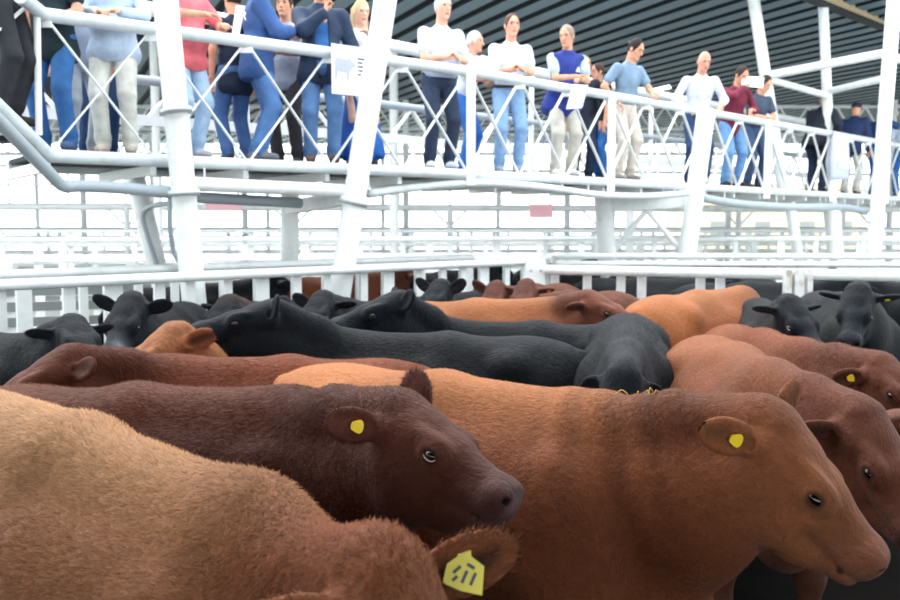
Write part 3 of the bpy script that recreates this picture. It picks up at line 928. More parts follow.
    for sd, b in (('L', 1), ('R', -1)):
        ed, en, *wd = (ears or {}).get(sd, ((-0.25, 1.0, 0.02), (0.75, 0.15, -0.55)))
        if wd:                                         # ear pose given in world directions
            e = unit(loc(Vector(ed) + base)); nn = loc(Vector(en) + base)
        else:
            e = unit(h * ed[0] + y * ed[1] * b + u * ed[2]); nn = h * en[0] + y * en[1] * b + u * en[2]
        nn = unit(nn - e * (nn @ e)); w = np.cross(nn, e)
        bs = H(0.02, b * 0.080, -0.095)
        L = 0.092 * hs * es
        P.append(cone(bs, bs + e * 0.05 * hs, 0.04 * hs, 0.034 * hs, K['ear'], k=.02, hl=.7, flow=tuple(e)))
        P.append(ell(bs + e * (L + 0.01 * hs), np.array([L, .058 * hs * es, .021 * hs]), K['ear'], axes=(e, w, nn), k=.012, hl=1.1, flow=tuple(e)))
        P.append(ell(bs + e * (L + 0.01 * hs) + nn * 0.022 * hs, np.array([.075 * hs * es, .036 * hs * es, .018 * hs]), axes=(e, w, nn), neg=True, k=.012))
        ear_pts[sd] = (bs, e, w, nn)
    vb = vox or (0.016 if near else 0.024); vh = hvox or (0.0068 if near else 0.013)
    # body and head are the same field, sampled finer over the head
    cen = H(0.19, 0, -0.1); rad = 0.37 * hs
    body = solid(P, vb, 0.06, ball=(cen, rad - 0.012, False))
    head = solid(P, vh, 0.06, lo=cen - rad - .06, hi=cen + rad + .06, ball=(cen, rad, True))
    V, Fc = merge([body, head])
    col, hl, fl = attrs(P, V, 0.035)
    if wrinkle:                                        # folds of loose skin down the side of the neck
        Nn = vnormals(V, Fc)
        al = (V - n0) @ nd; Ln = np.linalg.norm(n1 - n0)
        mk = np.clip((al / Ln + .15) / .2, 0, 1) * np.clip((.85 - al / Ln) / .2, 0, 1) * np.clip((np.linalg.norm(V - cen, axis=1) - rad * .8) / .08, 0, 1)
        wv = np.sin(al / .021 + 1.2 * np.sin(V[:, 2] * 6) + .6 * np.sin(V[:, 2] * 15))
        V = V + Nn * (mk * wv * wrinkle * np.clip((V[:, 2] - .85) / .25, 0, 1))[:, None].astype(np.float32)
        col = col * (1 + .16 * (mk * wv * np.clip((V[:, 2] - .8) / .25, 0, 1)))[:, None]  # furrows darkened, ridges lightened: fold shading painted into the coat colour
    # painted features of the hide: nostril and mouth darker, inner ears
    def paint(cn, r, cc, amt=1.0, soft=0.4):
        d = np.linalg.norm(V - cn, axis=1) / r
        w_ = np.clip((1.0 - d) / soft, 0, 1)[:, None] * amt
        col[:] = col * (1 - w_) + np.array(cc) * w_
    dk = lin((26, 18, 18))
    for b in (-1, 1):
        paint(H(0.470, b * 0.046, -0.100), 0.021 * hs, dk)
        for q in range(5):
            t = q / 4
            paint(H(0.485 - .14 * t, b * .074 * min(1, t * 1.5), -0.176 - .01 * t), 0.014 * hs, dk, .8)
    for b in (-1, 1):
        paint(H(0.222, b * .100, -.078), .036 * hs, lin([x * .45 for x in c['head']]), .8, .6)
    for b in (-1, 1):
        if near:
            paint(H(0.25, b * .09, -.135), .05 * hs, [min(1, x * 1.45) for x in K['head']], .6, .8)
            for q in range(4): paint(H(0.245 + .012 * q, b * .092, -.10 - .022 * q), .012 * hs, [x * .5 for x in K['head']], .5, .8)
        paint(H(0.222, b * .100, -.078), .034 * hs, lin([x * .4 for x in c['head']]), .85, .5)
    paint(H(0.49, 0, -.112), .055 * hs, [min(1, x * 1.35 + .03) for x in K['muzzle']], .7, .6)
    for b in (-1, 1): paint(H(0.470, b * 0.046, -0.100), 0.020 * hs, dk, 1, .4)
    for sd in 'LR':
        bs, e, w, nn = ear_pts[sd]
        for q in range(6):
            paint(bs + e * (0.06 + 0.022 * q) * hs + nn * 0.012 * hs, 0.034 * hs, K['inner'], .75, .8)
    # hide mottling
    rr = np.random.default_rng(COW_N[0])
    ph = rr.random(6) * 6.3
    mot = (np.sin(V[:, 0] * 7 + ph[0] + 2 * np.sin(V[:, 2] * 5 + ph[1])) * np.sin(V[:, 2] * 9 + ph[2] + np.sin(V[:, 1] * 8 + ph[3])) * 0.09 + 1)[:, None]
    col *= mot
    root = empty('cow', base, heading)
    tag(root, label, 'cow', group)
    me = np_mesh('body', V, Fc, col); link('body', me, COAT, root)
    for q, b in zip(eyes, (-1, 1)):
        o = link('eye', EYE_ME, None, root)
        o.matrix_local = basis_mat(h * .0245 * hs, unit(y) * .0175 * hs, u * .0165 * hs, q)
        if lid:
            z = y * b
            l2 = bpy.data.objects.new('eyelid', LID_ME if lid == 'pale' else LID_DARK); COL.objects.link(l2); l2.parent = root
            l2.matrix_local = basis_mat(h * hs, -u * hs, z * hs, q + z * 0.0095 * hs)
    for (sd, t_, wv, mat, big, front) in tags:
        bs, e, w, nn = ear_pts[sd]
        p = bs + e * t_ * hs + w * wv * hs + nn * (0.016 if front else -0.028) * hs
        o = link('ear_tag', tag_mesh(mat, big), None, root)
        zz = nn if front else -nn
        if big:
            p = p + np.array([0, 0, .012]); zc = loc(Vector((0, 0, EYE))) - p; zc = unit(zc); yy = unit(np.array([0, 0, 1.0]) - zc * zc[2])
            o.matrix_local = basis_mat(np.cross(yy, zc), yy, zc, p + zc * 0.015)
            mk = [(-.02, -.012, -.006, .0), (-.004, -.03, .006, -.008), (.012, -.034, .022, -.012), (-.022, -.026, -.012, -.018), (.006, .004, .02, -.004)]
            for (x0, y0, x1, y1) in mk:
                b_ = bar('marking', (x0, y0, .0035), (x1, y1, .0035), .006, .002, INK)
                b_.parent = o
        else:
            o.matrix_local = basis_mat(w, np.cross(zz, w), zz, p)
        o['label'] = 'yellow ear tag' if mat in (YELLOW, PALEYELLOW) else 'ear tag'
    if fur:
        make_fur(root, V, Fc, col, hl, fl, fur, furlen, R.randrange(999))
    return root

def make_fur(root, V, Fc, col, hl, fl, n, length, seed):
    g = np.random.default_rng(seed)
    N = vnormals(V, Fc)
    T = np.concatenate([Fc[:, [0, 1, 2]], Fc[:, [0, 2, 3]]])
    ar = np.linalg.norm(np.cross(V[T[:, 1]] - V[T[:, 0]], V[T[:, 2]] - V[T[:, 0]]), axis=1)
    w = ar * np.clip(hl[T].mean(1), 0.02, 2) * np.clip((V[T].mean(1)[:, 2] - .35) * 3, 0.02, 1)
    pick = g.choice(len(T), n, p=w / w.sum())
    b = g.random((n, 2)); m = b.sum(1) > 1; b[m] = 1 - b[m]
    bc = np.stack([1 - b.sum(1), b[:, 0], b[:, 1]], 1)[:, :, None]
    t = T[pick]
    p = (V[t] * bc).sum(1); nr = (N[t] * bc).sum(1); nr /= np.linalg.norm(nr, axis=1, keepdims=True)
    f = (fl[t] * bc).sum(1); c = (col[t] * bc).sum(1); hh = (hl[t] * bc[:, :, 0]).sum(1)
    # swirl the lie of the coat
    f = f + 0.35 * np.stack([np.sin(p[:, 2] * 9 + p[:, 0] * 4), np.sin(p[:, 0] * 8 + 1), np.sin(p[:, 0] * 7 + p[:, 1] * 9)], 1) + g.normal(0, .35, (n, 3))
    f -= nr * (f * nr).sum(1, keepdims=True); f /= np.maximum(np.linalg.norm(f, axis=1, keepdims=True), 1e-6)
    lift = np.radians(g.uniform(8, 30, n))[:, None]
    d = f * np.cos(lift) + nr * np.sin(lift)
    L = (length * np.clip(hh, .15, 1.4) * g.uniform(.55, 1.25, n))[:, None]
    sd = np.cross(d, nr); sd /= np.maximum(np.linalg.norm(sd, axis=1, keepdims=True), 1e-6)
    wd = 0.0015 * g.uniform(.7, 1.3, n)[:, None]
    p = p - nr * 0.002
    v = np.stack([p - sd * wd, p + sd * wd, p + d * L], 1).reshape(-1, 3)
    br = (g.uniform(.7, 1.25, n) if c.mean() > .03 else g.uniform(.4, 2.6, n))[:, None]
    cc = np.stack([c * br * .85, c * br * .85, np.clip(c * br * 1.08, 0, 1)], 1).reshape(-1, 3)
    nn = np.repeat(nr + g.normal(0, .12, (n, 3)), 3, 0)
    me = np_mesh('coat_hair', v, np.arange(3 * n).reshape(-1, 3), cc, True, nn)
    o = link('coat_hair', me, HAIR, root); o['kind'] = 'stuff'
    return o

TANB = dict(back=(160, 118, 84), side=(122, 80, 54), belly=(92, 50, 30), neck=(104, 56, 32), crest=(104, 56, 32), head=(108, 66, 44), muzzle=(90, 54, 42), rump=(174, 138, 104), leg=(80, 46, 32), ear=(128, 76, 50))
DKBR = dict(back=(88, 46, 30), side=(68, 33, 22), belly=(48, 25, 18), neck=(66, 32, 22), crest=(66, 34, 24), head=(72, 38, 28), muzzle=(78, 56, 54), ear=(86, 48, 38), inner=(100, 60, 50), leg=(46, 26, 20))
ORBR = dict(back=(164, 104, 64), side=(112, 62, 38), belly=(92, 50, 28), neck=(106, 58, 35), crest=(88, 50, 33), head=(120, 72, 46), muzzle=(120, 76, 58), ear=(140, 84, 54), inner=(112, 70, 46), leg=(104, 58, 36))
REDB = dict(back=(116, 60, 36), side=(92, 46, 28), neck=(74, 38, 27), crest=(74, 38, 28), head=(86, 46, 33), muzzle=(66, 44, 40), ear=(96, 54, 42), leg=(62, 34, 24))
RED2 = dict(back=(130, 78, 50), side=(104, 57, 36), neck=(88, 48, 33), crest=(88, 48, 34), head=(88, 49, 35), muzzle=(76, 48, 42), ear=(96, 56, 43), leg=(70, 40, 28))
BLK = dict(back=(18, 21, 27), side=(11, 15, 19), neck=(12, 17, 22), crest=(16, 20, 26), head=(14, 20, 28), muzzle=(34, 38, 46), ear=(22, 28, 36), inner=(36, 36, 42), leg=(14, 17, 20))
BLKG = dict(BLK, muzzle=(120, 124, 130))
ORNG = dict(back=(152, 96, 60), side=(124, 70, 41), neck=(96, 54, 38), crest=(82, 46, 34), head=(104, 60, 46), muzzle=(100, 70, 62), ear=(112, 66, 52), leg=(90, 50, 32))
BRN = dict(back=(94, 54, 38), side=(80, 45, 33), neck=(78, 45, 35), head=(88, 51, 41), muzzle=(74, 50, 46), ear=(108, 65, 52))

# --- the big ones in front
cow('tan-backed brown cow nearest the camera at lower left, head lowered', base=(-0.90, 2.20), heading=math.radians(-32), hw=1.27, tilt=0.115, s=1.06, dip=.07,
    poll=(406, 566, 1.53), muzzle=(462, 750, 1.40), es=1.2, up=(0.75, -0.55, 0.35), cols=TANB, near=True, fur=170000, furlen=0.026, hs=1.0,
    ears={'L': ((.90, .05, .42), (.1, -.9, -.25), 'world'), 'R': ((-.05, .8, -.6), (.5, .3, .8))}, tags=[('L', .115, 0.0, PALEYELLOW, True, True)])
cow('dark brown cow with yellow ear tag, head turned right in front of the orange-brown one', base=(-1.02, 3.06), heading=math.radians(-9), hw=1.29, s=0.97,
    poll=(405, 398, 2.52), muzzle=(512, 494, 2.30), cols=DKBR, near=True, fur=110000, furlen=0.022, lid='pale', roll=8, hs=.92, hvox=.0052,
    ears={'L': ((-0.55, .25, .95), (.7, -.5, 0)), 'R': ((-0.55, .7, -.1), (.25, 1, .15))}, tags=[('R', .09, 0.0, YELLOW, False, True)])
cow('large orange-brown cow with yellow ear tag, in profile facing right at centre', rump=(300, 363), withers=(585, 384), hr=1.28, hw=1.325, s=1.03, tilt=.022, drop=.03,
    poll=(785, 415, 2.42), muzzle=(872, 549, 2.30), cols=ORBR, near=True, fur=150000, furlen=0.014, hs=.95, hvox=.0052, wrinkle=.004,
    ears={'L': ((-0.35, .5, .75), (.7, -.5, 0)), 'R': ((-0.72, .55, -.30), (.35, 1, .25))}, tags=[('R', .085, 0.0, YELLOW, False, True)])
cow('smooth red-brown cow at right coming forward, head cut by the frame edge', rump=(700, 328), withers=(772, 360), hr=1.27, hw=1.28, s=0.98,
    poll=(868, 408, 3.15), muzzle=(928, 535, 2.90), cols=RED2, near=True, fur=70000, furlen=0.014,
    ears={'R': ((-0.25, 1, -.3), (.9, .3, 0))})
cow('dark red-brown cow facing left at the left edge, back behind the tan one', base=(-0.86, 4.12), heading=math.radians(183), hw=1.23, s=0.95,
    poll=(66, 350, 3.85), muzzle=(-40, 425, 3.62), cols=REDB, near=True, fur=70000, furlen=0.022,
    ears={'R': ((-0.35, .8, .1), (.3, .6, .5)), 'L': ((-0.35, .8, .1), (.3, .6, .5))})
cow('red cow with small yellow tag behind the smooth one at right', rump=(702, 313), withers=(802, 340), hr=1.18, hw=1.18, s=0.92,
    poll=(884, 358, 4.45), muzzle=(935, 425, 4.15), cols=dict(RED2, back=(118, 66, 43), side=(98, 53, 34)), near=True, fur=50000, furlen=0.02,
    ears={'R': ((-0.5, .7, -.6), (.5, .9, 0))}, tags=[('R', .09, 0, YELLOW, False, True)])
# --- second rank
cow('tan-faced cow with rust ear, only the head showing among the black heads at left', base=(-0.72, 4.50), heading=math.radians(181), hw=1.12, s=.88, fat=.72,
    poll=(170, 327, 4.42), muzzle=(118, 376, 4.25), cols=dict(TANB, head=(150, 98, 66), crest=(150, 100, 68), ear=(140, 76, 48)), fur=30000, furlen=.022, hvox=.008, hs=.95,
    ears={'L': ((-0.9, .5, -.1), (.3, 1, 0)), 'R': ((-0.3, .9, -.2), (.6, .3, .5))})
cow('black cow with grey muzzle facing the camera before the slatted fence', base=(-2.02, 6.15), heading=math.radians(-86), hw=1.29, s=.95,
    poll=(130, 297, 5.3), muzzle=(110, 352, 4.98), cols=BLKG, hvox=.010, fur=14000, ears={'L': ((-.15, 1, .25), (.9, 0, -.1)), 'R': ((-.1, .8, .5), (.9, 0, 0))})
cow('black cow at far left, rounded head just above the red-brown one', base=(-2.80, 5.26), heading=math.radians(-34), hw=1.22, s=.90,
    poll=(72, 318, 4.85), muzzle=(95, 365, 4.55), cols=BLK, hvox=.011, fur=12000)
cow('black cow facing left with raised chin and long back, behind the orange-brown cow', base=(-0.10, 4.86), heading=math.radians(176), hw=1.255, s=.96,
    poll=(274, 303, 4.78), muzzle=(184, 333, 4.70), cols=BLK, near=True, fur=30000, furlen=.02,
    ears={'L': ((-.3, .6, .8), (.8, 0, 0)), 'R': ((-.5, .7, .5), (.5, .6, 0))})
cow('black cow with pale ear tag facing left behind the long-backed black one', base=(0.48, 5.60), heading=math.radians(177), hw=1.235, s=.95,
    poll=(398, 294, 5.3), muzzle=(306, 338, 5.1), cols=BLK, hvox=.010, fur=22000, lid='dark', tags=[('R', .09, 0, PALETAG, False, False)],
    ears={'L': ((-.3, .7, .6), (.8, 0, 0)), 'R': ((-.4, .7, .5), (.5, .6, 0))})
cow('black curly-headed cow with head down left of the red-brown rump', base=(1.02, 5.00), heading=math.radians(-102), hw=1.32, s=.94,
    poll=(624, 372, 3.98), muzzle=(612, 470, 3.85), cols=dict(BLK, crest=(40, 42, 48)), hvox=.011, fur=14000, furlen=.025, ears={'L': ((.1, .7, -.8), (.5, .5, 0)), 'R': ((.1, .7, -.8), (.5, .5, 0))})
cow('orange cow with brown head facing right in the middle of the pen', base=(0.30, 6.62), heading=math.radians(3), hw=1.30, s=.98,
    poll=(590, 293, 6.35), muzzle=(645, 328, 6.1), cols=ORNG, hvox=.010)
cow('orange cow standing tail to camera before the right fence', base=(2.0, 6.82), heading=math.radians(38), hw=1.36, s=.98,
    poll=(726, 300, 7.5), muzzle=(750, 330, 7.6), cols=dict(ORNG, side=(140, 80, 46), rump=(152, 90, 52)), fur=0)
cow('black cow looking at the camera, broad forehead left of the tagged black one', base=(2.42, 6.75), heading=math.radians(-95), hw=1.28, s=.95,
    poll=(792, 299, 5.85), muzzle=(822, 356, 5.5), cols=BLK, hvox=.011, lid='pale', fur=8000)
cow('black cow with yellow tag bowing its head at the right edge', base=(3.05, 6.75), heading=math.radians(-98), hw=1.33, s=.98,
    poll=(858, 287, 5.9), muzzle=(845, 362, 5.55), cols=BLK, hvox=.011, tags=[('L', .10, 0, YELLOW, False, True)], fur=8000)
# --- third rank, heads between the others
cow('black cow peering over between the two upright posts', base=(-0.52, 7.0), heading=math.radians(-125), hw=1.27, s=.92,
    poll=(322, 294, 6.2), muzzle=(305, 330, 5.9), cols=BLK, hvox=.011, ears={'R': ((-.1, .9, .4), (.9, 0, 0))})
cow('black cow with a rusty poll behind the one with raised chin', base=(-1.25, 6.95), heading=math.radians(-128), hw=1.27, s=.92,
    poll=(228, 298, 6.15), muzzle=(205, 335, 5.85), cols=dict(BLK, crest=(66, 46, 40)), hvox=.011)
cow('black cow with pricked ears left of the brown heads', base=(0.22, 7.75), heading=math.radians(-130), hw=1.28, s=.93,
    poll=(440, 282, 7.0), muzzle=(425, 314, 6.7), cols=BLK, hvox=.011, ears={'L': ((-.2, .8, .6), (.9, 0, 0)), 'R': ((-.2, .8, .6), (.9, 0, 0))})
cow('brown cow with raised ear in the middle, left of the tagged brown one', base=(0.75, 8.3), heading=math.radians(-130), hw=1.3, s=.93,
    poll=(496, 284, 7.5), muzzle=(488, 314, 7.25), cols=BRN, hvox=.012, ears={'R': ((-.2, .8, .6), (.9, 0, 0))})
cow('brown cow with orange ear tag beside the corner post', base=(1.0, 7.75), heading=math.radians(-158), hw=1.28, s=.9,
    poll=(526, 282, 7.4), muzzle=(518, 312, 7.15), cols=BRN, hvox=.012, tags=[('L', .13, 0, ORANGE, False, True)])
# --- beyond the right-hand and left-hand fences
lab = ['black cow behind the right fence, first from the corner post', 'black cow behind the right fence, second from the corner post', 'black cow behind the right fence, third from the corner post',
       'black cow behind the right fence just left of the gate post', 'black cow behind the right fence just right of the gate post', 'black cow with tag behind the right fence near the frame edge', 'black cow behind the right fence at the frame edge']
spots = ((2.2, 9.75, -30), (3.0, 10.25, 172), (3.2, 9.05, -12), (4.3, 9.95, -100), (4.95, 8.6, 160), (5.2, 9.6, -120), (6.3, 9.0, 165))
src = None
for k, (x, y_, a) in enumerate(spots):
    if k < 2:
        o = cow(lab[k], base=(x, y_), heading=math.radians(a), hw=1.27, s=.97, cols=BLK, vox=.028, hvox=.018, poll=None, tags=[('L', .1, 0, YELLOW, False, True)] if k else ())
        srcs = [o] if k == 0 else srcs + [o]
    else:
        s0 = srcs[k % 2]
        o = s0.copy(); COL.objects.link(o); o.location = (x, y_, .03); o.rotation_euler = (0, 0, math.radians(a)); o['label'] = lab[k]
        for chd in s0.children:
            c2 = chd.copy(); COL.objects.link(c2); c2.parent = o
for k, (x, y_, a, lb) in enumerate(((-2.55, 8.75, 45, 'black cow across the alley behind the left fence, under the leaning prop'), (0.0, 11.35, 45, 'black cow across the alley behind the left fence, under the tall leaning post'),
                                    (1.55, 12.9, 45, 'black cow across the alley behind the corner post'))):
    s0 = srcs[0]
    o = s0.copy(); COL.objects.link(o); o.location = (x, y_, .03); o.rotation_euler = (0, 0, math.radians(a)); o['label'] = lb
    for chd in s0.children:
        c2 = chd.copy(); COL.objects.link(c2); c2.parent = o
cow('brown cow across the alley behind the left fence', base=(-1.22, 10.1), heading=math.radians(45), hw=1.3, s=.97, cols=REDB, vox=.028, hvox=.018)

# straw caught in the hair of the orange-brown cow's withers
R = random.Random(9)
for k in range(9):
    p0 = U(628 + 7 * k + R.uniform(-3, 3), 395.5 - R.uniform(0, 3) + .2 * k, 2.66)
    d = Vector((R.uniform(-.05, .05), R.uniform(-.02, .02), R.uniform(.0, .02)))
    pts = smooth_path([p0 - p0, d * .5 + Vector((0, 0, .012)), d + Vector((R.uniform(-.01, .01), 0, -.004))], 4)
    o = link('straw_strand', polytube_mesh('straw_strand', pts, .0022, 5), STRAW); o.location = p0
    tag(o, 'thin dry straw strand caught on the withers of the orange-brown cow', 'straw', 'straw strands on the orange-brown cow')

# ================================================================== PEOPLE
SKIN = (214, 160, 132)
def ik(a, b, l1, l2, pole):
    a, b, pole = np.array(a, float), np.array(b, float), np.array(pole, float)
    d = b - a; L = min(np.linalg.norm(d), (l1 + l2) * 0.995); dn = unit(d)
    b = a + dn * L
    x = (l1 * l1 - l2 * l2 + L * L) / (2 * L); h = math.sqrt(max(l1 * l1 - x * x, 0))
    pv = unit(pole - dn * (pole @ dn))
    return a + dn * x + pv * h, b
EYE_P = ico_mesh('eye', 1.0, BLACK, 1)
def hand_prims(w, d, n, side, col, curl=0.6, point=False):
    """w wrist, d direction of the hand, n palm normal, side +1 left / -1 right"""
    d = unit(d); n = unit(n - d * (n @ d)); s_ = np.cross(d, n) * side          # s_ towards the thumb
    P = [cone(w - d * 0.07, w, 0.027, 0.026, col), ell(w + d * 0.045, (0.055, 0.040, 0.018), col, axes=(d, s_, n), k=.015)]
    for q, (o, L) in enumerate(((0.028, .072), (0.0095, .080), (-0.009, .074), (-0.026, .058))):
        c = 0.08 if (point and q == 0) else (1.25 if point else curl)
        b0 = w + d * 0.085 + s_ * o
        d1 = unit(d * math.cos(c * .6) + n * math.sin(c * .6)); d2 = unit(d * math.cos(c * 1.7) + n * math.sin(c * 1.7))
        b1 = b0 + d1 * L * .55
        P.append(cone(b0, b1, 0.0098, 0.009, col, k=.006)); P.append(cone(b1, b1 + d2 * L * .5, 0.009, 0.0075, col, k=.006))
    t0 = w + d * 0.02 + s_ * 0.03
    td = unit(d * .65 + s_ * .65 + n * .35); t1 = t0 + td * .045
    P.append(cone(t0, t1, 0.014, 0.0105, col, k=.008)); P.append(cone(t1, t1 + unit(d + n * .4) * .032, 0.0105, 0.008, col, k=.008))
    return P
def person(label, px, off, H=1.75, face=0, lean=0, lh=None, rh=None, lpalm=(0, 0, -1), rpalm=(0, 0, -1), shirt=(200, 210, 225), sleeve='short', trousers=(60, 75, 110), shoes=(60, 55, 55),
           hair='short', hairc=(60, 45, 40), skin=SKIN, head=(0, 0), fat=0.0, hem=0.0, vest=None, belt=False, stance=0.0, jacket=None, skirt=None, shade=1, group='people on the walkway', hdir=None, rpoint=False, lpoint=False, pos=None, z=None, twist=0):
    s = H / 1.75
    b = wline(px, off) if pos is None else Vector(pos)
    base = Vector((b.x, b.y, (ZB + 0.065) if z is None else z))
    # face: 0 = towards the camera, positive turns to the right of the picture
    toward = math.atan2(-b.y, -b.x)
    rz = toward + math.radians(face)
    root = empty('person', base, rz); tag(root, label, 'person', group)
    sk = lin(skin); sc = lin(shirt); tc = lin(trousers)
    le = math.radians(lean)
    t = np.array([math.sin(le), 0, math.cos(le)])
    fw = np.array([math.cos(le), 0, -math.sin(le)])
    pel = np.array([-0.22 * math.sin(le), 0, 0.93]) * s
    def T(x, y, zz): return pel + (fw * x + np.array([0, y, 0]) + t * zz) * s
    neck = T(0, 0, 0.53); sh = {1: T(0, .195, .455), -1: T(0, -.195, .455)}
    yaw, pit = math.radians(head[0]), math.radians(head[1])
    lp = le * .45
    hf = np.array([math.cos(yaw) * math.cos(pit + lp), math.sin(yaw) * math.cos(pit + lp), -math.sin(pit + lp)])
    hy = unit(np.cross([0, 0, 1.0], hf)); hu = np.cross(hf, hy)
    hc = neck + (t * .06 + hu * .115 + hf * .025) * s
    def Hd(a, b_, c): return hc + (hf * a + hy * b_ + hu * c) * s
    hax = (hf, hy, hu)
    hips = {1: pel + np.array([0, .09, -.03]) * s, -1: pel + np.array([0, -.09, -.03]) * s}
    ank = {1: np.array([-.02 + stance, .11, .085]) * s, -1: np.array([-.02 - stance, -.11, .085]) * s}
    knee = {q: ik(hips[q], ank[q], .43 * s, .43 * s, (1, 0.1 * q, 0))[0] for q in (1, -1)}
    # arms
    arm = {}
    for q, hnd in ((1, lh), (-1, rh)):
        tgt = np.array(hnd if hnd is not None else (0.06, .26, .80)) * np.array([1, q, 1]) if True else None
        if hnd is None: tgt = np.array([0.05, q * .25, .78]) * s + np.array([.35 * math.sin(le), 0, 0])
        el, wr = ik(sh[q], tgt, .285 * s, .255 * s, (-.5, q * .75, -.35))
        arm[q] = (el, wr)
    # ---- body (skin): one continuous figure
    B = [ell(Hd(0, 0, .02), np.array([.096, .076, .112]) * s, sk, axes=hax), ell(Hd(.022, 0, -.05), np.array([.072, .058, .078]) * s, sk, axes=hax),
         ell(Hd(.075, 0, -.098), np.array([.022, .026, .02]) * s, sk, axes=hax, k=.015),
         cone(Hd(.090, 0, .018), Hd(.112, 0, -.022), .009 * s, .0145 * s, sk, k=.01),
         ell(Hd(.082, 0, .038), np.array([.02, .055, .012]) * s, sk, axes=hax, k=.015),
         ell(Hd(.085, 0, -.060), np.array([.018, .026, .012]) * s, sk, axes=hax, k=.01)]
    for q in (1, -1):
        B.append(ell(Hd(-.008, q * .078, -.005), np.array([.02, .011, .032]) * s, sk, axes=hax, k=.01))
        B.append(ell(Hd(.095, q * .032, .018), np.array([.014, .016, .010]) * s, axes=hax, neg=True, k=.008))
    B.append(cone(neck - t * .05 * s, Hd(-.015, 0, -.05), .062 * s, .055 * s, sk))
    headV = solid(B, .0075, .02)
    Bb = [cone(pel, T(0, 0, .38), .09 * s, .085 * s, sk, (0, 1, 0), 1.2), cone(sh[1], sh[-1], .038 * s, .038 * s, sk), cone(T(0, 0, .38), neck, .07 * s, .05 * s, sk)]
    for q in (1, -1):
        Bb += [cone(sh[q], arm[q][0], .045 * s, .038 * s, sk), cone(arm[q][0], arm[q][1], .040 * s, .027 * s, sk)]
        Bb += [cone(hips[q], knee[q], .078 * s, .055 * s, sk), cone(knee[q], ank[q], .052 * s, .038 * s, sk)]
    parts = [solid(Bb, .016, .03), headV]
    allp = B + Bb
    for q, pn, pt in ((1, lpalm, lpoint), (-1, rpalm, rpoint)):
        el, wr = arm[q]
        d = unit(wr - el) if hdir is None or hdir.get(q) is None else np.array(hdir[q], float)
        hp = hand_prims(wr, d, np.array(pn, float), q, sk, point=pt)
        parts.append(solid(hp, .0065, .01)); allp += hp
    V, Fc = merge(parts)
    col = np.tile(np.array(sk), (len(V), 1))
    def paint(cn, r, cc, amt):
        w_ = np.clip((1 - np.linalg.norm(V - cn, axis=1) / r) / .5, 0, 1)[:, None] * amt
        col[:] = col * (1 - w_) + np.array(cc) * w_
    for q in (1, -1):
        paint(Hd(.10, q * .014, -.062), .02 * s, lin((168, 96, 88)), .7)
        paint(Hd(.06, q * .045, -.03), .035 * s, lin((220, 140, 118)), .35)
        paint(Hd(.098, q * .034, .040), .016 * s, lin(hairc), .7)
    link('body', np_mesh('body', V, Fc, col), CLOTH, root)
    for q in (1, -1):
        o = link('eye', EYE_P, None, root); o.matrix_local = basis_mat(hf * .010 * s, hy * .013 * s, hu * .008 * s, Hd(.080, q * .032, .018))
    # ---- hair
    if hair != 'none':
        hcv = lin(hairc)
        if hair in ('short', 'long', 'fringe'):
            h0 = .125 if hair != 'fringe' else .105
            Hp = [ell(Hd(-.012, 0, .030), np.array([.100, .085, .112 if hair != 'fringe' else .085]) * s, hcv, axes=hax)]
            Hp += [ell(Hd(.115, 0, -.045), np.array([.10, .12, .105]) * s, axes=hax, neg=True, k=.01), ell(Hd(.02, 0, -.12), np.array([.2, .2, .085]) * s, axes=hax, neg=True, k=.01)]
            if hair == 'fringe':
                Hp = [ell(Hd(-.02, 0, .0), np.array([.092, .086, .055]) * s, hcv, axes=hax), ell(Hd(.11, 0, 0), np.array([.11, .2, .2]) * s, axes=hax, neg=True, k=.01)]
            if hair == 'long':
                Hp += [cone(Hd(-.06, .05, .02), Hd(-.03, .075, -.19), .045 * s, .03 * s, hcv), cone(Hd(-.06, -.05, .02), Hd(-.03, -.075, -.17), .045 * s, .03 * s, hcv), cone(Hd(-.07, 0, .0), Hd(-.09, 0, -.2), .06 * s, .035 * s, hcv)]
                Hp = [p for p in Hp if not p.neg] + [Hp[1]]
            v, f = solid(Hp, .009, .02)
            link('hair', np_mesh('hair', v, f, np.tile(np.array(hcv), (len(v), 1))), CLOTH, root)
        if hair == 'cap':
            Hp = [ell(Hd(-.008, 0, .055), np.array([.106, .09, .082]) * s, hcv, axes=hax), ell(Hd(0, 0, -.06), np.array([.3, .3, .085]) * s, axes=hax, neg=True, k=.01)]
            v, f = solid(Hp, .009, .02); link('cap', np_mesh('cap', v, f, np.tile(np.array(hcv), (len(v), 1))), CLOTH, root)
            Hp = [ell(Hd(.12, 0, .035), np.array([.075, .075, .012]) * s, hcv, axes=hax)]
            v, f = solid(Hp, .007, .01); link('cap_peak', np_mesh('cap_peak', v, f, np.tile(np.array(hcv), (len(v), 1))), CLOTH, root)
    # ---- shirt
    def garment(name, prims, vox=.013, k=.035):
        v, f = solid(prims, vox, k); cc, _, _ = attrs(prims, v, .012)
        return link(name, np_mesh(name, v, f, cc), CLOTH, root)
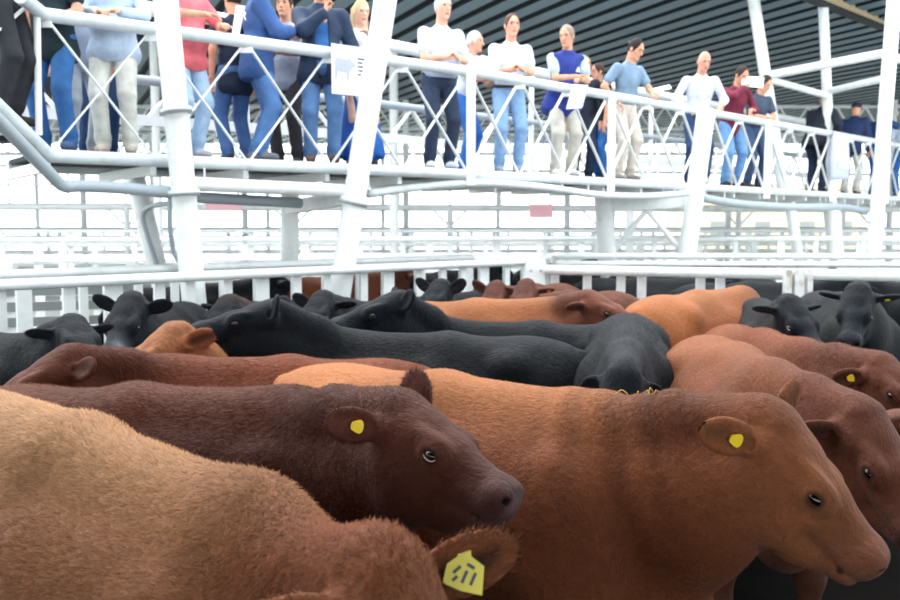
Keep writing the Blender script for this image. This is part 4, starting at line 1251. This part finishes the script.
    def top(c, infl, sleeve_, hem_):
        i = infl
        hem_, rr_ = (hem_, .143 + fat * .8) if hem_ > 0 else (-.15, .118)
        Q = [ell(T(.015, 0, .32), np.array([.122 + i, .178 + i, .20]) * s, c, axes=(fw, (0, 1, 0), t)),
             ell(T(.02 + fat * .5, 0, .12), np.array([.118 + i + fat, .162 + i + fat * .6, .17]) * s, c, axes=(fw, (0, 1, 0), t)),
             cone(T(0, .17, .44), T(0, -.17, .44), (.062 + i) * s, (.062 + i) * s, c), cone(T(0, 0, .40), T(0, 0, .505), (.10 + i) * s, (.062 + i) * s, c, (0, 1, 0), 1.25),
             cone(T(0, 0, .12), T(0, 0, -.04 - hem_), (.118 + i) * s, (rr_ + i) * s, c, (0, 1, 0), 1.30),
             ell(T(0, 0, -.26 - hem_), np.array([.4, .4, .14]) * s, axes=(fw, (0, 1, 0), t), neg=True, k=.008)]
        for q in (1, -1):
            el, wr = arm[q]
            if sleeve_ == 'short':
                Q.append(cone(sh[q], sh[q] + (el - sh[q]) * .62, (.056 + i) * s, (.060 + i) * s, c))
            elif sleeve_ == 'long':
                Q += [cone(sh[q], el, (.054 + i) * s, (.048 + i) * s, c), cone(el, el + (wr - el) * .9, (.048 + i) * s, (.036 + i) * s, c)]
            elif sleeve_ == 'rolled':
                Q += [cone(sh[q], el, (.054 + i) * s, (.050 + i) * s, c), cone(el, el + (wr - el) * .35, (.050 + i) * s, (.046 + i) * s, c)]
        return Q
    garment('shirt', top(sc, 0.004, sleeve, hem))
    if sleeve != 'none' and not jacket:
        Q = [cone(T(.02, q * .05, .50), T(.055, q * .018, .475), .016 * s, .014 * s, lin([min(255, x * .93) for x in shirt])) for q in (1, -1)]
        Q += [cone(T(-.045, .035, .525), T(-.045, -.035, .525), .014 * s, .014 * s, sc), cone(T(-.045, .035, .525), T(.02, .055, .50), .014 * s, .015 * s, sc), cone(T(-.045, -.035, .525), T(.02, -.055, .50), .014 * s, .015 * s, sc)]
        garment('collar', Q, .008, .012)
    if vest: garment('vest', top(lin(vest), .018, 'none', .06 + hem))
    if jacket:
        Q = top(lin(jacket), .022, 'long', .07 + hem)
        if jacket_open.get(label): Q.append(ell(T(.17, 0, .2), np.array([.12, .062, .42]) * s, axes=(fw, (0, 1, 0), t), neg=True, k=.01))
        garment('jacket', Q)
    # ---- trousers or skirt
    if skirt:
        Q = [cone(T(0, 0, .06), pel + np.array([0, 0, -.1]) * s, .12 * s, .15 * s, lin(skirt), (0, 1, 0), 1.15), cone(pel + np.array([0, 0, -.1]) * s, np.array([0, 0, .22]) * s, .15 * s, .25 * s, lin(skirt)),
             ell((0, 0, -.12 * s), np.array([.8, .8, .18]) * s, neg=True, k=.01)]
        for q in range(9):
            a_ = q * .7
            Q.append(cone(pel + np.array([.1 * math.cos(a_), .12 * math.sin(a_), -.15]) * s, np.array([.235 * math.cos(a_), .235 * math.sin(a_), .12]) * s, .02 * s, .04 * s, lin(skirt), k=.02))
        garment('skirt', Q)
    else:
        Q = [ell(pel + np.array([-.01, 0, -.02]) * s, np.array([.128 + fat * .6, .165 + fat * .4, .13]) * s, tc), cone(T(0, 0, .07), pel, (.112 + fat * .6) * s, (.12 + fat * .5) * s, tc, (0, 1, 0), 1.3)]
        tcd = tuple(x * .8 for x in tc)
        for q in (1, -1):
            Q += [cone(hips[q], knee[q], .100 * s, .076 * s, tc, k=.02), cone(knee[q], ank[q] + np.array([0, 0, .0]), .074 * s, .062 * s, tc, k=.02)]
            for w_ in (.10, .17):                                # bunched cloth above the shoe
                Q.append(ell(ank[q] + (knee[q] - ank[q]) * w_, np.array([.072, .070, .018]) * s, tcd, k=.02))
        garment('trousers', Q, .014, .025)
    if belt:
        me = polytube_mesh('belt', [T(math.cos(a) * .135, math.sin(a) * .178, .055) for a in [2 * math.pi * i / 24 for i in range(25)]], .018 * s, 8)
        link('belt', me, LEATHER, root)
    shc = lin(shoes)
    for q in (1, -1):
        a_ = ank[q]
        Q = [cone(a_ + np.array([-.04, 0, -.04]) * s, a_ + np.array([.03, 0, -.035]) * s, .042 * s, .045 * s, shc), cone(a_ + np.array([.03, 0, -.04]) * s, a_ + np.array([.15, q * .015, -.052]) * s, .044 * s, .034 * s, shc),
             ell(a_ + np.array([.05, 0, -.285]) * s, np.array([.4, .4, .2]) * s, neg=True, k=.006)]
        garment('shoe', Q, .011, .02)
    return root, dict(T=T, hand={q: arm[q][1] for q in arm}, hc=hc, hf=hf, fw=fw, t=t, s=s, base=base, rz=rz)
def to_world(info, p):
    c, s_ = math.cos(info['rz']), math.sin(info['rz'])
    return Vector((info['base'].x + p[0] * c - p[1] * s_, info['base'].y + p[0] * s_ + p[1] * c, info['base'].z + p[2]))
jacket_open = {}
JEANS = (74, 108, 158); BJEANS = (58, 108, 168)
RAIL = 1.13
def sheet(name, label, corners, mat, cat, th=.004):
    """thin stiff sheet through four world corners"""
    c = [Vector(p) for p in corners]; o0 = sum(c, Vector()) / 4
    n = (c[1] - c[0]).cross(c[3] - c[0]).normalized() * th
    me = poly(name, [p - o0 for p in c] + [p - o0 + n for p in c], [(3, 2, 1, 0), (4, 5, 6, 7), (0, 1, 5, 4), (1, 2, 6, 5), (2, 3, 7, 6), (3, 0, 4, 7)])
    o = link(name, me, mat); o.location = o0
    return tag(o, label, cat)

# ---- left group
person('man in black trousers and pale blue shirt at the far left, cut by the frame', 4, .0, 1.80, face=60, shirt=(170, 200, 235), sleeve='long', trousers=(46, 48, 54), z=2.62, pos=(-3.42, 6.85, 0))
person('man in dark green top and blue jeans gripping the handrail at left', 62, .36, 1.78, face=-25, lean=4, rh=(.30, .14, 1.10), lh=(.25, .10, 1.02), shirt=(34, 52, 58), sleeve='short', trousers=BJEANS, shoes=(80, 100, 140), hem=.08, fat=.02, hairc=(70, 60, 55))
person('person in pale grey trousers behind the man in blue jeans', 88, .80, 1.72, face=20, shirt=(190, 200, 215), sleeve='rolled', trousers=(196, 204, 216), shoes=(200, 130, 110), hem=.05)
person('man in pale blue sweater and cream trousers standing left of the leaning post', 122, .42, 1.82, face=-10, lh=(.32, .10, 1.16), rh=(.34, .06, 1.15), shirt=(186, 204, 226), sleeve='long', trousers=(226, 226, 218), shoes=(200, 190, 176), hem=.05, fat=.03)
person('person in dark jeans half hidden behind cream trousers at left', 104, 1.15, 1.72, face=10, shirt=(60, 70, 90), sleeve='long', trousers=(38, 66, 104))
r, i = person('man in salmon pink shirt and faded jeans beside the leaning post', 192, .40, 1.78, face=40, lean=6, lh=(.40, .10, 1.16), rh=(.46, .16, 1.20), shirt=(226, 112, 122), sleeve='short', trousers=(168, 196, 226), fat=.05, hem=.02, shoes=(190, 190, 195))
c = to_world(i, i['hand'][1])
sheet('paper_sheet', 'white papers held out by the man in pink shirt', [c + Vector((.06, 0, -.12)), c + Vector((.12, .02, -.12)), c + Vector((.19, .02, .18)), c + Vector((.11, 0, .18))], PAPER, 'paper')
person('person in navy top and jeans seen behind the blue jacket man', 240, .75, 1.70, face=-150, shirt=(34, 46, 66), sleeve='short', trousers=JEANS, hairc=(50, 40, 36), hem=.12)
r, i = person('man in blue zip jacket and jeans turned towards the pointing man', 262, .40, 1.83, face=98, lean=2, lh=(.30, .10, 1.22), rh=(.32, .06, 1.24), shirt=(50, 70, 110), sleeve='long', jacket=(60, 92, 148), trousers=(84, 124, 180), shoes=(120, 120, 128), hairc=(60, 50, 46))
tcv = bpy.data.curves.new('lettering', 'FONT'); tcv.body = 'R'; tcv.size = .12; tcv.extrude = .003; tcv.align_x = 'CENTER'
tob = bpy.data.objects.new('lettering_source', tcv); COL.objects.link(tob)
bpy.context.view_layer.update()
tme = bpy.data.meshes.new_from_object(tob.evaluated_get(bpy.context.evaluated_depsgraph_get()))
bpy.data.objects.remove(tob)
lo_ = link('lettering', tme, PAPER, r); tme.materials.clear(); tme.materials.append(PAPER)
zn = unit((-.75, -.66, 0.05)); yn = unit(np.array([0.15, 0, 1.0]) - zn * zn[2]); 
lo_.matrix_local = basis_mat(np.cross(yn, zn), yn, zn, np.array(i['T'](-.140, -.118, .31)))
lo_['label'] = 'white letter on the jacket back'
person('person in grey shirt and dark brown trousers behind the two jackets', 290, .85, 1.74, face=-20, lh=(.3, .1, 1.1), shirt=(170, 180, 200), sleeve='short', trousers=(74, 70, 72), shoes=(80, 74, 70), hem=.04)
lbl = 'man in dark leather jacket over blue shirt pointing with one finger'
jacket_open[lbl] = True
r, i = person(lbl, 324, .34, 1.84, face=5, lean=0, rh=(.30, -.02, 1.42), lh=(.02, .27, .92), shirt=(52, 104, 168), sleeve='long', jacket=(44, 58, 84), trousers=(96, 134, 184), shoes=(110, 84, 74), hairc=(50, 40, 36), rpoint=True, rpalm=(-.3, 1, 0), hdir={-1: (.1, .15, 1)}, fat=.02)
r, i = person('blonde woman in white top and long blue skirt holding a poster', 362, .42, 1.68, face=18, shirt=(228, 226, 228), sleeve='short', skirt=(36, 96, 176), lh=(.22, .06, 1.28), rh=(.30, .16, 1.02), hair='long', hairc=(206, 178, 138), skin=(226, 180, 156), head=(5, 12), shoes=(90, 80, 80))
# poster held against the rail
a0 = wline(334, -.10); a1 = wline(369, -.10)
z0, z1 = ZR - .40, ZR + .07
ps = empty('poster', (a0 + a1) / 2 + Vector((0, 0, z0))); tag(ps, 'white poster with a grey bull print held over the handrail', 'poster')
pd = (a1 - a0).normalized(); pnv = Vector((pd.y, -pd.x, 0))
sh_ = sheet('board', None, [a0 + Vector((0, 0, z0)), a1 + Vector((0, 0, z0)), a1 + Vector((0, 0, z1)), a0 + Vector((0, 0, z1))], PAPER, None)
sh_.parent = ps; sh_.location = sh_.location - ps.location
def on_poster(pts, name, mat):
    me = poly(name, [a0 + pd * (u * (a1 - a0).length) + Vector((0, 0, z0 + v * (z1 - z0))) + pnv * .006 - Vector(ps.location) for u, v in pts], [tuple(range(len(pts)))])
    link(name, me, mat, ps)
on_poster([(.72 - x, y_) for x, y_ in [(.06, .58), (.09, .66), (.15, .68), (.20, .74), (.34, .72), (.5, .73), (.60, .72), (.64, .60), (.63, .30), (.58, .30), (.56, .46), (.32, .44), (.30, .30), (.25, .30), (.24, .46), (.17, .54)]], 'bull_print', INKGREY)
for k, (u0, u1, v) in enumerate(((.72, .92, .74), (.72, .86, .66), (.72, .94, .58), (.74, .90, .50), (.72, .82, .42))):
    on_poster([(u0, v), (u1, v), (u1, v + .035), (u0, v + .035)], 'text_line', INK)
# ---- middle group
r, i = person('white-haired man in pale shirt and navy trousers leaning on the rail', 440, .36, 1.86, face=22, lean=8, lh=(.30, .04, 1.20), rh=(.30, .02, 1.17), shirt=(196, 206, 230), sleeve='short', trousers=(50, 62, 86), shoes=(226, 230, 236), hair='short', hairc=(188, 188, 194), skin=(230, 176, 152), head=(8, 0), fat=.05, belt=True)
person('grey-haired man in blue jeans behind the white-haired man', 466, .85, 1.70, face=70, lean=12, lh=(.36, .06, 1.15), rh=(.34, .06, 1.12), shirt=(206, 214, 232), sleeve='short', trousers=(52, 108, 188), hairc=(205, 200, 200), shoes=(180, 150, 150))
c = wline(484, .25); c = Vector((c.x, c.y, ZR + .14))
sheet('paper_sheet', 'white papers held beside the white-haired man', [c + Vector((-.16, 0, -.06)), c + Vector((.12, .06, -.14)), c + Vector((.20, .08, .10)), c + Vector((-.04, .02, .14))], PAPER, 'paper')
person('man in white polo shirt, belt and light jeans with hands clasped on rail', 508, .36, 1.84, face=15, lean=10, lh=(.34, .015, 1.20), rh=(.34, .02, 1.17), shirt=(204, 214, 236), sleeve='short', trousers=(138, 174, 216), shoes=(150, 160, 180), hairc=(84, 62, 54), skin=(222, 164, 140), head=(4, 0), belt=True)
r, i = person('man in royal blue vest and khaki trousers smiling to the side', 562, .36, 1.88, face=25, lean=16, lh=(.40, .02, 1.17), rh=(.40, .02, 1.20), shirt=(176, 196, 214), sleeve='short', vest=(44, 60, 138), trousers=(206, 202, 190), shoes=(230, 228, 224), hair='short', hairc=(150, 130, 120), head=(-50, 4), fat=.04)
# emblem on the vest
cz = to_world(i, i['T'](.165, .085, .36)); fwd = to_world(i, np.array(i['T'](.165, .085, .36)) + i['fw']) - cz; sd = Vector((-fwd.y, fwd.x, 0)).normalized(); upv = fwd.cross(sd) * -1
upv = sd.cross(fwd) if sd.cross(fwd).z < 0 else sd.cross(fwd)
em = poly('chest_emblem', [to_world(i, np.array(i['T'](.162, .085 + x, .36 + y_))) - Vector(r.location) for x, y_ in ((-.03, -.03), (.03, -.03), (.008, .03), (-.008, .03))], [(0, 1, 2, 3)])
o = link('chest_emblem', em, PAPER); o.location = r.location; o.parent = r; o.matrix_parent_inverse = Matrix.LocRotScale(r.location, r.rotation_euler, None).inverted()
o['label'] = 'small white emblem'
person('person in dark navy trousers behind the man in blue vest', 580, .85, 1.70, face=20, lean=8, shirt=(40, 46, 60), sleeve='long', trousers=(38, 50, 72), hair='short', hairc=(50, 44, 40), hem=.1)
person('person in black top and jeans standing back between vest and grey polo', 600, .70, 1.62, face=-60, shirt=(36, 44, 46), sleeve='short', trousers=(44, 100, 168), hairc=(70, 50, 44), lean=10)
c = wline(572, -.12); c = Vector((c.x, c.y, ZR - .10))
sheet('paper_sheet', 'white paper dangling over the rail below the man in blue vest', [c + Vector((-.10, 0, -.16)), c + Vector((.10, .06, -.14)), c + Vector((.18, .1, .14)), c + Vector((-.02, .03, .14))], PAPER, 'paper')
r, i = person('young dark-haired man in grey-blue polo and beige trousers reading', 622, .42, 1.94, face=45, lean=10, lh=(.42, .10, 1.16), rh=(.10, .24, 1.06), shirt=(120, 144, 168), sleeve='short', trousers=(216, 206, 196), shoes=(150, 146, 140), hairc=(44, 36, 36), head=(15, 22))
c = to_world(i, i['hand'][1])
sheet('paper_sheet', 'white booklet in the hand of the young man in grey-blue polo', [c + Vector((.0, -.10, .0)), c + Vector((.24, -.04, .06)), c + Vector((.26, .16, .14)), c + Vector((.02, .1, .08))], PAPER, 'booklet')
# ---- right group
person('bald man in white shirt with rolled sleeves and dark jeans bracing on the rail', 694, .42, 2.02, face=18, lean=14, lh=(.30, .22, 1.14), rh=(.30, .26, 1.14), shirt=(206, 212, 234), sleeve='rolled', trousers=(42, 66, 104), hair='fringe', hairc=(90, 76, 70), skin=(216, 160, 138), head=(6, 16))
r, i = person('man in burgundy shirt shading his face with a sheet of paper', 728, .36, 1.92, face=35, lean=12, rh=(.30, .02, 1.56), lh=(.32, .12, 1.20), shirt=(116, 40, 62), sleeve='long', trousers=(112, 156, 206), hairc=(60, 46, 42), head=(10, 24), hem=.06)
c = to_world(i, i['hand'][-1])
sheet('paper_sheet', 'white sheet lifted above the face of the man in burgundy', [c + Vector((-.05, -.02, .0)), c + Vector((.30, .02, -.02)), c + Vector((.36, .14, .16)), c + Vector((.0, .1, .18))], PAPER, 'paper')
person('man in dark grey t-shirt and dark jeans looking down beside burgundy shirt', 750, .50, 1.92, face=40, lean=14, lh=(.36, .04, 1.18), rh=(.36, .03, 1.16), shirt=(66, 78, 98), sleeve='short', trousers=(62, 82, 118), hairc=(56, 46, 44), head=(12, 26))
person('man in black jacket and cap with his back half turned', 812, .45, 1.92, face=150, lean=22, lh=(.30, .1, 1.0), rh=(.1, .3, 1.0), shirt=(40, 44, 56), sleeve='long', jacket=(38, 42, 54), trousers=(44, 52, 78), hair='cap', hairc=(40, 42, 50))
person('man in navy jacket and cap between the black jacket and the raised arm', 846, .60, 1.92, face=160, lean=18, shirt=(40, 58, 96), sleeve='long', jacket=(40, 56, 96), trousers=(210, 204, 196), hair='cap', hairc=(40, 44, 60))
person('man in blue t-shirt and jeans raising his arm to his ear', 872, .45, 1.94, face=150, lean=12, rh=(.16, .12, 1.56), shirt=(40, 70, 120), sleeve='short', trousers=(48, 104, 174), hairc=(190, 180, 170))
person('person in pale top and blue jeans right of the edge post', 897, .40, 1.94, face=-160, lean=8, shirt=(190, 206, 226), sleeve='short', trousers=(52, 108, 184), hairc=(150, 130, 110))
# grey cloth bag hung on the rail
bc = wline(834, -.09)
bg = empty('cloth_bag', bc + Vector((0, 0, ZR - .82))); tag(bg, 'grey-lilac cloth bag hanging over the handrail at right', 'bag')
wd_ = (SEG[1][1] - SEG[1][0]).normalized(); wn_ = Vector((wd_.y, -wd_.x, 0))
vv, ff = [], []
rows = ((0.0, .34, .03), (.04, .36, .07), (.35, .35, .09), (.70, .33, .06), (.84, .31, .035))
for (zz, hwid, dp) in rows:
    for q in range(16):
        a_ = 2 * math.pi * q / 16
        ca, sa = math.cos(a_), math.sin(a_)
        ca = math.copysign(abs(ca) ** .5, ca); sa = math.copysign(abs(sa) ** .7, sa)
        vv.append(wd_ * hwid * ca + wn_ * (dp * sa + .02 * math.sin(zz * 9)) + Vector((0, 0, zz)))
for q in range(len(rows) - 1):
    for w_ in range(16):
        x = (w_ + 1) % 16; ff.append((q * 16 + w_, q * 16 + x, (q + 1) * 16 + x, (q + 1) * 16 + w_))
ff.append(tuple(range(15, -1, -1))); ff.append(tuple(range(64, 80)))
link('bag_body', poly('bag_body', vv, ff, True), BAGM, bg)
for z_, h_ in ((.20, .05), (.30, .03)):
    me = poly('print_band', [wd_ * x + wn_ * .105 + Vector((0, 0, zq)) for x, zq in ((-.26, z_), (.26, z_), (.26, z_ + h_), (-.26, z_ + h_))], [(0, 1, 2, 3)])
    link('print_band', me, PAPER, bg)
